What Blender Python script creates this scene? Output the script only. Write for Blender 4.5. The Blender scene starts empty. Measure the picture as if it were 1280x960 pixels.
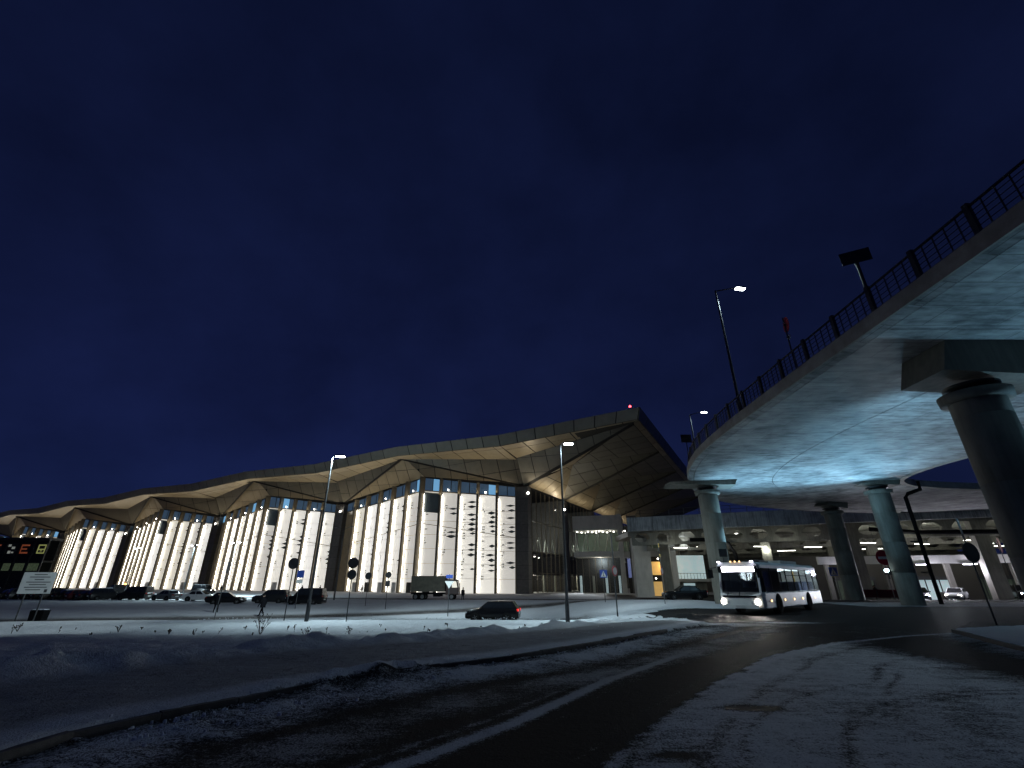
import bpy, bmesh, math, random
import numpy as np
from mathutils import Vector, Matrix
random.seed(7)
SC = bpy.context.scene
COL = SC.collection
R = math.radians

# ---------------------------------------------------------------- camera
cam_d = bpy.data.cameras.new('camera')
cam = bpy.data.objects.new('camera', cam_d); COL.objects.link(cam)
cam_d.sensor_width = 36.0; cam_d.lens = 16.0
cam_d.clip_start = 0.1; cam_d.clip_end = 3000
cam.location = (0, 0, 1.7)
cam.rotation_euler = (R(90 + 23.47), 0, 0)
SC.camera = cam

# ---------------------------------------------------------------- world / night sky
W = bpy.data.worlds.new('World'); SC.world = W; W.use_nodes = True
wt = W.node_tree; wt.nodes.clear()
def wn(t, **k):
    n = wt.nodes.new(t)
    for a, b in k.items(): setattr(n, a, b)
    return n
sky = wn('ShaderNodeTexSky', sky_type='NISHITA', sun_disc=False, sun_elevation=R(-4.0), sun_rotation=R(-35),
         air_density=1.0, dust_density=0.6, ozone_density=6.0)
tc = wn('ShaderNodeTexCoord')
mp = wn('ShaderNodeMapping'); mp.inputs['Scale'].default_value = (1.3, 1.3, 1.7)
nz = wn('ShaderNodeTexNoise'); nz.inputs['Scale'].default_value = 2.2; nz.inputs['Detail'].default_value = 5; nz.inputs['Roughness'].default_value = .55
rp = wn('ShaderNodeMapRange'); rp.inputs['From Min'].default_value = .32; rp.inputs['From Max'].default_value = .72
rp.inputs['To Min'].default_value = .66; rp.inputs['To Max'].default_value = 1.16
hs = wn('ShaderNodeMix', data_type='RGBA', blend_type='MIX'); hs.inputs['Factor'].default_value = SKYMIX = 0.8
hs.inputs['B'].default_value = (0.0066, 0.0116, 0.0470, 1)          # overcast night blue
mu = wn('ShaderNodeMix', data_type='RGBA', blend_type='MULTIPLY'); mu.inputs['Factor'].default_value = 1
bg = wn('ShaderNodeBackground'); bg.inputs['Strength'].default_value = 0.9
wo = wn('ShaderNodeOutputWorld')
L = wt.links.new
L(tc.outputs['Generated'], mp.inputs['Vector']); L(mp.outputs['Vector'], nz.inputs['Vector'])
L(nz.outputs['Fac'], rp.inputs['Value'])
sx = wn('ShaderNodeSeparateXYZ'); gr = wn('ShaderNodeMapRange'); gr.inputs['From Min'].default_value = 0; gr.inputs['From Max'].default_value = .92; gr.inputs['To Min'].default_value = 1.22; gr.inputs['To Max'].default_value = .70
ml = wn('ShaderNodeMath', operation='MULTIPLY')       # dusk sky: darker towards the zenith
L(tc.outputs['Generated'], sx.inputs['Vector']); L(sx.outputs['Z'], gr.inputs['Value']); L(gr.outputs['Result'], ml.inputs[0]); L(rp.outputs['Result'], ml.inputs[1])
L(sky.outputs['Color'], hs.inputs['A']); L(hs.outputs['Result'], mu.inputs['A']); L(ml.outputs[0], mu.inputs['B'])
L(mu.outputs['Result'], bg.inputs['Color']); L(bg.outputs['Background'], wo.inputs['Surface'])

SC.view_settings.view_transform = 'Standard'; SC.view_settings.look = 'None'
SC.view_settings.exposure = 0; SC.view_settings.gamma = 1
SC.cycles.use_denoising = True
SC.cycles.max_bounces = 5; SC.cycles.diffuse_bounces = 3; SC.cycles.glossy_bounces = 2
SC.cycles.transmission_bounces = 3; SC.cycles.transparent_max_bounces = 6
SC.cycles.sample_clamp_indirect = 2.0; SC.cycles.sample_clamp_direct = 0
SC.cycles.caustics_reflective = False; SC.cycles.caustics_refractive = False

# ---------------------------------------------------------------- materials
MATS = {}
def mat(name, col=(.5, .5, .5), rough=.6, metal=0, var=.25, scale=3.0, bump=0.0, bscale=None, stretch=(1, 1, 1),
        emit=None, es=1.0, spec=.5, alpha=1.0, rnd=0.0, col2=None):
    m = bpy.data.materials.new(name); m.use_nodes = True
    t = m.node_tree; p = t.nodes['Principled BSDF']; l = t.links.new
    p.inputs['Roughness'].default_value = rough; p.inputs['Metallic'].default_value = metal
    p.inputs['Specular IOR Level'].default_value = spec
    c = tuple(col) + (1,)
    p.inputs['Base Color'].default_value = c
    if var or bump:
        g = t.nodes.new('ShaderNodeTexCoord'); mm = t.nodes.new('ShaderNodeMapping'); mm.inputs['Scale'].default_value = stretch
        n = t.nodes.new('ShaderNodeTexNoise'); n.inputs['Scale'].default_value = scale; n.inputs['Detail'].default_value = 6
        n.inputs['Roughness'].default_value = .6
        l(g.outputs['Object'], mm.inputs['Vector']); l(mm.outputs['Vector'], n.inputs['Vector'])
        if var:
            mx = t.nodes.new('ShaderNodeMix'); mx.data_type = 'RGBA'
            a = tuple(v * (1 - var) for v in col); b = tuple(min(1, v * (1 + var)) for v in (col2 or col))
            mx.inputs['A'].default_value = a + (1,); mx.inputs['B'].default_value = b + (1,)
            mr = t.nodes.new('ShaderNodeMapRange'); mr.inputs['From Min'].default_value = .3; mr.inputs['From Max'].default_value = .7
            l(n.outputs['Fac'], mr.inputs['Value']); l(mr.outputs['Result'], mx.inputs['Factor'])
            src = mx.outputs['Result']
            if rnd:
                oi = t.nodes.new('ShaderNodeObjectInfo'); m2 = t.nodes.new('ShaderNodeMapRange')
                m2.inputs['To Min'].default_value = 1 - rnd; m2.inputs['To Max'].default_value = 1 + rnd
                l(oi.outputs['Random'], m2.inputs['Value'])
                m3 = t.nodes.new('ShaderNodeMix'); m3.data_type = 'RGBA'; m3.blend_type = 'MULTIPLY'; m3.inputs['Factor'].default_value = 1
                l(src, m3.inputs['A']); l(m2.outputs['Result'], m3.inputs['B']); src = m3.outputs['Result']
            l(src, p.inputs['Base Color'])
        if bump:
            b = t.nodes.new('ShaderNodeBump'); b.inputs['Strength'].default_value = bump; b.inputs['Distance'].default_value = .05
            n2 = t.nodes.new('ShaderNodeTexNoise'); n2.inputs['Scale'].default_value = bscale or scale * 6; n2.inputs['Detail'].default_value = 5
            l(mm.outputs['Vector'], n2.inputs['Vector']); l(n2.outputs['Fac'], b.inputs['Height']); l(b.outputs['Normal'], p.inputs['Normal'])
    if emit:
        p.inputs['Emission Color'].default_value = tuple(emit) + (1,); p.inputs['Emission Strength'].default_value = es
    if alpha < 1:
        o = t.nodes['Material Output']; tr = t.nodes.new('ShaderNodeBsdfTransparent'); mxs = t.nodes.new('ShaderNodeMixShader')
        mxs.inputs['Fac'].default_value = alpha
        l(tr.outputs['BSDF'], mxs.inputs[1]); l(p.outputs['BSDF'], mxs.inputs[2]); l(mxs.outputs['Shader'], o.inputs['Surface'])
    MATS[name] = m
    return m

def ground_mat():
    """snow lying on asphalt: the vertex attribute 'cover' says how much snow lies there, noise breaks its edge"""
    m = bpy.data.materials.new('snow_on_asphalt'); m.use_nodes = True
    t = m.node_tree; p = t.nodes['Principled BSDF']; l = t.links.new; N = t.nodes.new
    at = N('ShaderNodeAttribute'); at.attribute_name = 'cover'
    dt = N('ShaderNodeAttribute'); dt.attribute_name = 'dirt'
    g = N('ShaderNodeTexCoord')
    def noise(s, d=5, r=.6, st=(1, 1, 1), rot=0):
        mm = N('ShaderNodeMapping'); mm.inputs['Scale'].default_value = st; mm.inputs['Rotation'].default_value = (0, 0, rot)
        n = N('ShaderNodeTexNoise'); n.inputs['Scale'].default_value = s; n.inputs['Detail'].default_value = d; n.inputs['Roughness'].default_value = r
        l(g.outputs['Object'], mm.inputs['Vector']); l(mm.outputs['Vector'], n.inputs['Vector']); return n.outputs['Fac']
    def math_(op, a, b=None, clamp=False):
        n = N('ShaderNodeMath'); n.operation = op; n.use_clamp = clamp
        for i, v in enumerate((a, b)):
            if v is None: continue
            if isinstance(v, (int, float)): n.inputs[i].default_value = v
            else: l(v, n.inputs[i])
        return n.outputs[0]
    big = noise(.45, 4); mid = noise(2.6, 6, .65); fine = noise(14, 5, .7); speck = noise(38, 3, .6)
    streak = noise(1.0, 5, .65, (1.1, 7.5, 1), R(-46))
    s = math_('ADD', math_('MULTIPLY', math_('SUBTRACT', mid, .5), .8), math_('MULTIPLY', math_('SUBTRACT', fine, .5), 1.6))
    s = math_('ADD', s, math_('MULTIPLY', math_('SUBTRACT', speck, .5), 1.7))
    s = math_('ADD', s, math_('MULTIPLY', math_('SUBTRACT', streak, .5), .8))
    s = math_('ADD', s, math_('MULTIPLY', math_('SUBTRACT', big, .5), .5))
    edge = math_('SUBTRACT', 1.0, math_('ABSOLUTE', math_('SUBTRACT', math_('MULTIPLY', at.outputs['Fac'], 2.0), 1.0)))   # noise bites only where the cover is partial
    c = math_('ADD', at.outputs['Fac'], math_('MULTIPLY', s, math_('ADD', math_('MULTIPLY', edge, .50), .20)))
    mr = N('ShaderNodeMapRange'); mr.interpolation_type = 'SMOOTHSTEP'; mr.inputs['From Min'].default_value = .34; mr.inputs['From Max'].default_value = .66
    l(c, mr.inputs['Value']); fac = mr.outputs['Result']
    asp = N('ShaderNodeMix'); asp.data_type = 'RGBA'; asp.inputs['A'].default_value = (.016, .016, .017, 1); asp.inputs['B'].default_value = (.044, .042, .043, 1)
    l(fine, asp.inputs['Factor'])
    sn = N('ShaderNodeMix'); sn.data_type = 'RGBA'; sn.inputs['A'].default_value = (.50, .51, .54, 1); sn.inputs['B'].default_value = (.82, .84, .86, 1)
    l(mid, sn.inputs['Factor'])
    dirt = N('ShaderNodeMix'); dirt.data_type = 'RGBA'; dirt.inputs['B'].default_value = (.155, .135, .12, 1)
    l(sn.outputs['Result'], dirt.inputs['A']); l(math_('MULTIPLY', dt.outputs['Fac'], math_('ADD', math_('MULTIPLY', streak, 1.0), .45), True), dirt.inputs['Factor'])
    mx = N('ShaderNodeMix'); mx.data_type = 'RGBA'
    l(fac, mx.inputs['Factor']); l(asp.outputs['Result'], mx.inputs['A']); l(dirt.outputs['Result'], mx.inputs['B'])
    l(mx.outputs['Result'], p.inputs['Base Color'])
    rr = N('ShaderNodeMapRange'); rr.inputs['To Min'].default_value = .72; rr.inputs['To Max'].default_value = .85
    l(fac, rr.inputs['Value']); l(rr.outputs['Result'], p.inputs['Roughness'])
    p.inputs['Specular IOR Level'].default_value = .02
    b = N('ShaderNodeBump'); b.inputs['Strength'].default_value = .9; b.inputs['Distance'].default_value = .10
    h = math_('ADD', math_('MULTIPLY', fac, .8), math_('ADD', math_('MULTIPLY', fine, .5), math_('MULTIPLY', mid, .9)))
    h = math_('ADD', h, math_('MULTIPLY', speck, .35)); l(h, b.inputs['Height']); l(b.outputs['Normal'], p.inputs['Normal'])
    return m

def concrete_mat(name, a, b, st, sc=1.0, rough=.75, boards=None):
    """board-marked, stained concrete"""
    m = bpy.data.materials.new(name); m.use_nodes = True
    t = m.node_tree; p = t.nodes['Principled BSDF']; l = t.links.new; N = t.nodes.new
    g = N('ShaderNodeTexCoord')
    def noise(s, st, d=7, r=.62):
        mm = N('ShaderNodeMapping'); mm.inputs['Scale'].default_value = st
        n = N('ShaderNodeTexNoise'); n.inputs['Scale'].default_value = s; n.inputs['Detail'].default_value = d; n.inputs['Roughness'].default_value = r
        l(g.outputs['Object'], mm.inputs['Vector']); l(mm.outputs['Vector'], n.inputs['Vector']); return n.outputs['Fac']
    n1 = noise(sc * .35, (1, 1, 1)); n2 = noise(sc * 1.2, st); n3 = noise(sc * 9, (1, 1, 1))
    mx = N('ShaderNodeMix'); mx.data_type = 'RGBA'; mx.inputs['A'].default_value = a + (1,); mx.inputs['B'].default_value = b + (1,)
    ad = N('ShaderNodeMath'); ad.operation = 'ADD'; l(n1, ad.inputs[0]); l(n2, ad.inputs[1])
    mr = N('ShaderNodeMapRange'); mr.inputs['From Min'].default_value = .78; mr.inputs['From Max'].default_value = 1.22; l(ad.outputs[0], mr.inputs['Value'])
    l(mr.outputs['Result'], mx.inputs['Factor']); outc = mx.outputs['Result']
    if boards:                                                  # fine lines left by the shuttering boards
        br = N('ShaderNodeTexBrick'); br.inputs['Scale'].default_value = 1.0; br.inputs['Brick Width'].default_value = boards[0]; br.inputs['Row Height'].default_value = boards[1]
        br.inputs['Mortar Size'].default_value = .018; br.inputs['Color1'].default_value = (1, 1, 1, 1); br.inputs['Color2'].default_value = (.80, .80, .80, 1); br.inputs['Mortar'].default_value = (.42, .42, .42, 1)
        l(g.outputs['Object'], br.inputs['Vector'])
        mb_ = N('ShaderNodeMix'); mb_.data_type = 'RGBA'; mb_.blend_type = 'MULTIPLY'; mb_.inputs['Factor'].default_value = 1; l(outc, mb_.inputs['A']); l(br.outputs['Color'], mb_.inputs['B']); outc = mb_.outputs['Result']
    l(outc, p.inputs['Base Color'])
    p.inputs['Roughness'].default_value = rough
    bp = N('ShaderNodeBump'); bp.inputs['Strength'].default_value = .3; bp.inputs['Distance'].default_value = .03
    ad2 = N('ShaderNodeMath'); ad2.operation = 'ADD'; l(n2, ad2.inputs[0]); l(n3, ad2.inputs[1])
    l(ad2.outputs[0], bp.inputs['Height']); l(bp.outputs['Normal'], p.inputs['Normal'])
    MATS[name] = m; return m

SNOW = ground_mat()
CONC = concrete_mat('soffit_concrete', (.09, .095, .10), (.50, .50, .49), (.45, 1.8, 1), 1.6, boards=(2.6, 1.25))
COLC = concrete_mat('column_concrete', (.125, .12, .10), (.22, .21, .175), (2.5, 2.5, .3), 1.4)
FASC = concrete_mat('fascia_concrete', (.22, .20, .17), (.36, .33, .28), (1, 1, 1), 2)
PARA = concrete_mat('streaked_parapet_concrete', (.16, .17, .17), (.46, .47, .46), (3.2, 3.2, .22), 1.6)
PALE = concrete_mat('pale_concrete', (.40, .40, .37), (.55, .54, .50), (1, 1, .3), 1)
KERB = concrete_mat('kerb_concrete', (.04, .04, .038), (.10, .095, .09), (1, 1, 1), 6)
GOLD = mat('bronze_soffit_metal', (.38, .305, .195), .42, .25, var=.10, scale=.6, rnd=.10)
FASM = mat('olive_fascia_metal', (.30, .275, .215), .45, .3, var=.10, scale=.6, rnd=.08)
SHADED = mat('shaded_soffit_metal', (.150, .133, .102), .45, .25, var=.10, scale=.6, rnd=.08)  # darker copy of the soffit bronze: shade put into the colour
BACK = mat('dark_backing', (.03, .027, .022), .8, var=0)
FIN = mat('fin_metal', (.15, .125, .085), .55, .2, var=.15, scale=2)
PIER = mat('pier_cladding', (.13, .122, .11), .6, .1, var=.2, scale=1.5, rnd=.1)
PANEL = mat('lit_white_glass', (.80, .78, .72), .35, var=.03, scale=.8, emit=(1, .96, .87), es=.66)
PANELS = [PANEL, mat('lit_cream_glass', (.78, .75, .66), .35, var=.05, scale=.8, emit=(1, .94, .80), es=.56), mat('lit_cool_glass', (.80, .80, .78), .35, var=.05, scale=.8, emit=(1, .97, .91), es=.74), mat('lit_soft_glass', (.74, .73, .70), .35, var=.06, scale=.8, emit=(1, .95, .86), es=.46)]
DIMP = mat('dim_glow_glass', (.16, .135, .09), .25, var=.15, scale=1, emit=(1, .8, .5), es=.03)  # weak warm glow put into the glass of the dim panels
STRIP = mat('strip_light', (1, 1, 1), .5, var=0, emit=(1, .95, .84), es=12)
DIAM = mat('clear_diamond_glass', (.12, .145, .15), .15, var=0)
CLER = mat('clerestory_glass', (.03, .05, .075), .12, var=0, emit=(.25, .45, .75), es=.10)
CLERB = mat('lit_clerestory_glass', (.03, .05, .075), .12, var=0, emit=(.25, .6, 1.0), es=.55)
GLASSD = mat('dark_curtain_glass', (.03, .036, .042), .12, var=0, alpha=.2)
ENDI = mat('glowing_hall_wall', (.16, .19, .18), .6, var=.4, scale=.5, emit=(.62, .78, .74), es=.05)  # faint glow of the wall stands in for the hall lighting
DARKM = mat('dark_painted_metal', (.022, .023, .025), .45, .3, var=.2, scale=5)
POLE = mat('galvanised_pole', (.045, .047, .05), .5, .2, var=.2, scale=4)
LAMPE = mat('lamp_lens', (1, 1, 1), .3, var=0, emit=(.85, .95, 1), es=28)
FLOODE = mat('flood_lens', (1, 1, 1), .3, var=0, emit=(.72, .92, 1), es=14)
WARME = mat('warm_lamp_lens', (1, 1, 1), .3, var=0, emit=(1, .95, .85), es=25)
TUBEE = mat('tube_light_lens', (1, 1, 1), .3, var=0, emit=(.82, .80, 1), es=9)
DOTE = mat('downlight_lens', (1, 1, 1), .3, var=0, emit=(1, .97, .88), es=9)
REDE = mat('red_beacon_lens', (.4, .02, .02), .3, var=0, emit=(1, .06, .08), es=9)
ORGE = mat('orange_beacon_lens', (.5, .2, .02), .3, var=0, emit=(1, .36, .05), es=16)
TAILE = mat('tail_light_lens', (.3, .01, .01), .25, var=0, emit=(1, .03, .02), es=1.1)
TAILD = mat('unlit_tail_light_lens', (.20, .008, .008), .25, var=0)
HEADE = mat('headlight_lens', (1, 1, 1), .2, var=0, emit=(1, .93, .82), es=26)
HEADB = mat('cold_headlight_lens', (1, 1, 1), .2, var=0, emit=(.75, .84, 1), es=70)
HEADD = mat('unlit_headlight_lens', (.45, .47, .50), .15, var=0)
AMBE = mat('side_marker_lens', (.6, .3, .05), .3, var=0, emit=(1, .62, .25), es=4)
GLASS = mat('vehicle_glass', (.012, .014, .017), .06, var=0, spec=.7)
GLASST = mat('bus_glass', (.02, .024, .03), .06, var=0, alpha=.35, spec=.6)
TYRE = mat('tyre_rubber', (.014, .014, .014), .9, var=.2, scale=8, spec=.02)
RIM = mat('wheel_rim', (.12, .12, .125), .4, .5, var=.1)
WHITEP = mat('white_bus_paint', (.80, .80, .78), .32, var=.10, scale=1.2)
BLACKP = mat('black_car_paint', (.007, .007, .008), .2, var=0, spec=.3)
PLASTIC = mat('black_plastic', (.010, .010, .011), .8, var=.1, spec=.02)
SIGNW = mat('sign_white', (.62, .62, .60), .5, var=.08, scale=3)
SIGNR = mat('sign_red', (.42, .02, .03), .45, var=.08)
SIGNB = mat('sign_blue', (.02, .06, .30), .45, var=.08)
SIGNY = mat('sign_yellow', (.65, .42, .03), .45, var=.08)
SIGNBK = mat('sign_back', (.035, .036, .04), .6, 0, var=.15, spec=.2)
SIGND = mat('sign_print', (.04, .04, .045), .6, var=0)
SNOWM = mat('packed_snow', (.72, .74, .78), .85, var=.12, scale=3, bump=.5)
CLOTH = mat('dark_coat_cloth', (.008, .008, .010), .95, var=.2, spec=.02)
SKIN = mat('skin', (.42, .27, .20), .6, var=.05)
TWIG = mat('dry_stem', (.055, .042, .03), .9, var=.2)
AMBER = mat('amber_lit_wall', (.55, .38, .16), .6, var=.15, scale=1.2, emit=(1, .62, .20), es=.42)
BLUEW = mat('blue_lit_glass', (.05, .06, .12), .2, var=.2, scale=1, emit=(.22, .27, .62), es=.30)
GREENI = mat('green_lit_interior', (.035, .05, .038), .6, var=.5, scale=1.5, emit=(.55, .75, .5), es=.025)
WHITEI = mat('white_lit_interior', (.65, .72, .72), .6, var=.2, scale=1, emit=(.7, .95, 1), es=.34)
STRUT = mat('pale_steel_strut', (.50, .52, .44), .5, var=.1)

# ---------------------------------------------------------------- mesh helpers
class MB:
    def __init__(s): s.v = []; s.f = []; s.m = []; s.sm = []
    def add(s, vs, fs, mi=0, smooth=False):
        b = len(s.v); s.v += [tuple(v) for v in vs]
        for f in fs: s.f.append(tuple(i + b for i in f)); s.m.append(mi); s.sm.append(smooth)
        return s
    def box(s, c, d, rz=0, mi=0, taper=None):
        hx, hy, hz = d[0] / 2, d[1] / 2, d[2] / 2
        ca, sa = math.cos(rz), math.sin(rz); vs = []
        for z in (-1, 1):
            k = taper if (taper and z > 0) else 1
            for x, y in ((-1, -1), (1, -1), (1, 1), (-1, 1)):
                X, Y = x * hx * k, y * hy * k
                vs.append((c[0] + X * ca - Y * sa, c[1] + X * sa + Y * ca, c[2] + z * hz))
        return s.add(vs, [(0, 3, 2, 1), (4, 5, 6, 7), (0, 1, 5, 4), (1, 2, 6, 5), (2, 3, 7, 6), (3, 0, 4, 7)], mi)
    def hexa(s, b4, t4, mi=0):
        return s.add(list(b4) + list(t4), [(0, 3, 2, 1), (4, 5, 6, 7), (0, 1, 5, 4), (1, 2, 6, 5), (2, 3, 7, 6), (3, 0, 4, 7)], mi)
    def bar(s, a, b, w, h=None, mi=0, up=(0, 0, 1)):
        a, b = Vector(a), Vector(b); h = h or w; d = (b - a)
        if d.length < 1e-6: return s
        d.normalize(); u = Vector(up)
        if abs(d.dot(u)) > .97: u = Vector((1, 0, 0))
        x = d.cross(u).normalized() * w / 2; y = x.cross(d).normalized() * h / 2
        r = [(-x - y), (x - y), (x + y), (-x + y)]
        return s.add([a + k for k in r] + [b + k for k in r], [(0, 3, 2, 1), (4, 5, 6, 7), (0, 1, 5, 4), (1, 2, 6, 5), (2, 3, 7, 6), (3, 0, 4, 7)], mi)
    def tube(s, pts, rad, n=8, mi=0, cap=True):
        pts = [Vector(p) for p in pts]
        if not isinstance(rad, (list, tuple)): rad = [rad] * len(pts)
        vs = []; fs = []
        for i, p in enumerate(pts):
            d = (pts[min(i + 1, len(pts) - 1)] - pts[max(i - 1, 0)]).normalized()
            u = Vector((0, 0, 1)) if abs(d.z) < .95 else Vector((0, 1, 0))
            x = d.cross(u).normalized(); y = x.cross(d).normalized()
            for k in range(n):
                a = 2 * math.pi * k / n; vs.append(p + x * math.cos(a) * rad[i] + y * math.sin(a) * rad[i])
        for i in range(len(pts) - 1):
            for k in range(n):
                fs.append((i * n + k, i * n + (k + 1) % n, (i + 1) * n + (k + 1) % n, (i + 1) * n + k))
        s.add(vs, fs, mi, True)
        if cap:
            s.add(vs[:n], [tuple(range(n - 1, -1, -1))], mi); s.add(vs[-n:], [tuple(range(n))], mi)
        return s
    def lathe(s, c, prof, n=24, mi=0):
        vs = []; fs = []
        for r, z in prof:
            for k in range(n):
                a = 2 * math.pi * k / n; vs.append((c[0] + r * math.cos(a), c[1] + r * math.sin(a), c[2] + z))
        for i in range(len(prof) - 1):
            for k in range(n): fs.append((i * n + k, i * n + (k + 1) % n, (i + 1) * n + (k + 1) % n, (i + 1) * n + k))
        s.add(vs, fs, mi, True)
        s.add(vs[:n], [tuple(range(n - 1, -1, -1))], mi); s.add(vs[-n:], [tuple(range(n))], mi); return s
    def prism(s, poly, off, mi=0):
        """polygon (3-D points) extruded by the vector off"""
        n = len(poly); o = Vector(off); vs = [Vector(p) for p in poly] + [Vector(p) + o for p in poly]
        fs = [tuple(range(n - 1, -1, -1)), tuple(range(n, 2 * n))] + [(i, (i + 1) % n, n + (i + 1) % n, n + i) for i in range(n)]
        return s.add(vs, fs, mi)
    def disc(s, c, r, axis, th, n=20, mi=0, sy=1):
        ax = Vector(axis).normalized(); u = Vector((0, 0, 1)) if abs(ax.z) < .9 else Vector((1, 0, 0))
        x = ax.cross(u).normalized(); y = x.cross(ax).normalized(); c = Vector(c)
        poly = [c + x * r * math.cos(2 * math.pi * k / n) + y * r * sy * math.sin(2 * math.pi * k / n) for k in range(n)]
        return s.prism(poly, ax * th, mi)
    def mesh(s, name, mats):
        me = bpy.data.meshes.new(name); me.from_pydata([tuple(v) for v in s.v], [], s.f)
        for m in (mats if isinstance(mats, (list, tuple)) else [mats]): me.materials.append(m)
        me.polygons.foreach_set('material_index', s.m); me.polygons.foreach_set('use_smooth', s.sm)
        bm = bmesh.new(); bm.from_mesh(me); bmesh.ops.recalc_face_normals(bm, faces=bm.faces); bm.to_mesh(me); bm.free()
        me.update(); return me
    def build(s, name, mats, parent=None, loc=None):
        o = bpy.data.objects.new(name, s.mesh(name, mats)); COL.objects.link(o)
        if parent: o.parent = parent
        if loc: o.location = loc
        return o

def inst(name, me, parent=None, loc=(0, 0, 0), rz=0):
    o = bpy.data.objects.new(name, me); COL.objects.link(o); o.location = loc; o.rotation_euler = (0, 0, rz)
    if parent: o.parent = parent
    return o
def tag(o, label=None, cat=None, group=None, kind=None):
    if label: o['label'] = label
    if cat: o['category'] = cat
    if group: o['group'] = group
    if kind: o['kind'] = kind
    return o
def thing(name, label, cat, loc=(0, 0, 0), rz=0, group=None):
    o = bpy.data.objects.new(name, None); COL.objects.link(o); o.empty_display_size = .2
    o.location = loc; o.rotation_euler = (0, 0, rz); return tag(o, label, cat, group)
KIDS = {}
def copy_tree(o, parent=None):
    c = o.copy(); COL.objects.link(c)
    if parent: c.parent = parent
    for ch in o.children: copy_tree(ch, c)
    return c
def light(name, typ, loc, energy, color, parent=None, aim=None, **k):
    d = bpy.data.lights.new(name, typ); d.energy = energy; d.color = color
    for a, b in k.items(): setattr(d, a, b)
    o = bpy.data.objects.new(name, d); COL.objects.link(o); o.location = loc
    if aim is not None: o.rotation_euler = (Vector(aim) - Vector(loc)).to_track_quat('-Z', 'Y').to_euler()
    if parent: o.parent = parent
    return o

# ---------------------------------------------------------------- terrain
def sst(v, a, b):
    t = np.clip((v - a) / (b - a), 0, 1); return t * t * (3 - 2 * t)
K1 = [(-6.2, -6), (-5.6, 3.0), (-5.05, 6.86), (-4.3, 7.8), (-3.68, 8.9), (-2.68, 10.1), (-1.36, 11.3), (.19, 12.5), (2.85, 15.5), (5.7, 18.9), (8.42, 22.05)]
K2 = [(-3.5, -6), (-.5, 3.2), (.89, 5.67), (1.93, 7.39), (3.92, 10.09), (6.38, 13.1), (9.76, 15.9), (13.3, 17.9), (16.2, 19.0)]
K3 = [(11.2, 6.0), (12.3, 10.0), (13.5, 13.8), (16.2, 19.0), (20, 22.5), (27, 25.5), (45, 28)]
CEN = [(-5, -1), (-2.6, 3.4), (-1.19, 5.67), (0, 7.2), (1.81, 10.1), (5.02, 14.27), (8.2, 17.6)]
def sdist(px, py, line):
    """signed distance (left of the line positive), and position along it"""
    best = np.full(px.shape, 1e9); sg = np.zeros(px.shape); al = np.zeros(px.shape); acc = 0
    for (ax, ay), (bx, by) in zip(line[:-1], line[1:]):
        dx, dy = bx - ax, by - ay; Ls = dx * dx + dy * dy; t = np.clip(((px - ax) * dx + (py - ay) * dy) / Ls, 0, 1)
        qx, qy = px - ax - t * dx, py - ay - t * dy; d = np.hypot(qx, qy)
        c = np.where(dx * (py - ay) - dy * (px - ax) >= 0, 1.0, -1.0); k = d < best
        best = np.where(k, d, best); sg = np.where(k, c, sg); al = np.where(k, acc + t * math.sqrt(Ls), al); acc += math.sqrt(Ls)
    return best * sg, al
_rs = np.random.RandomState(3); _T = _rs.rand(256, 256)
def vnoise(x, y):
    xi = np.floor(x).astype(int); yi = np.floor(y).astype(int); fx = x - xi; fy = y - yi
    fx = fx * fx * (3 - 2 * fx); fy = fy * fy * (3 - 2 * fy)
    g = lambda a, b: _T[a & 255, b & 255]
    return (g(xi, yi) * (1 - fx) + g(xi + 1, yi) * fx) * (1 - fy) + (g(xi, yi + 1) * (1 - fx) + g(xi + 1, yi + 1) * fx) * fy
def fbm(x, y, o=4):
    s = 0; a = .5
    for i in range(o): s = s + a * vnoise(x * 2 ** i + 17 * i, y * 2 ** i + 31 * i); a *= .5
    return s
def zbase(x, y):
    x = np.asarray(x, float); y = np.asarray(y, float)
    p, _ = sdist(x, y, K1)
    w = 1 - sst(x, 3, 13)
    left = -.62 * sst(p, 1, 9) * sst(y, 10, 24) - .5 * sst(y, 33.5, 38)
    right = -.06 * sst(y, 14, 30)
    z = w * left + (1 - w) * right
    f = sst(y, 50, 80)
    return z * (1 - f) + f * (-.9)
def zg(x, y): return float(zbase(np.array([x]), np.array([y]))[0])
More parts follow.
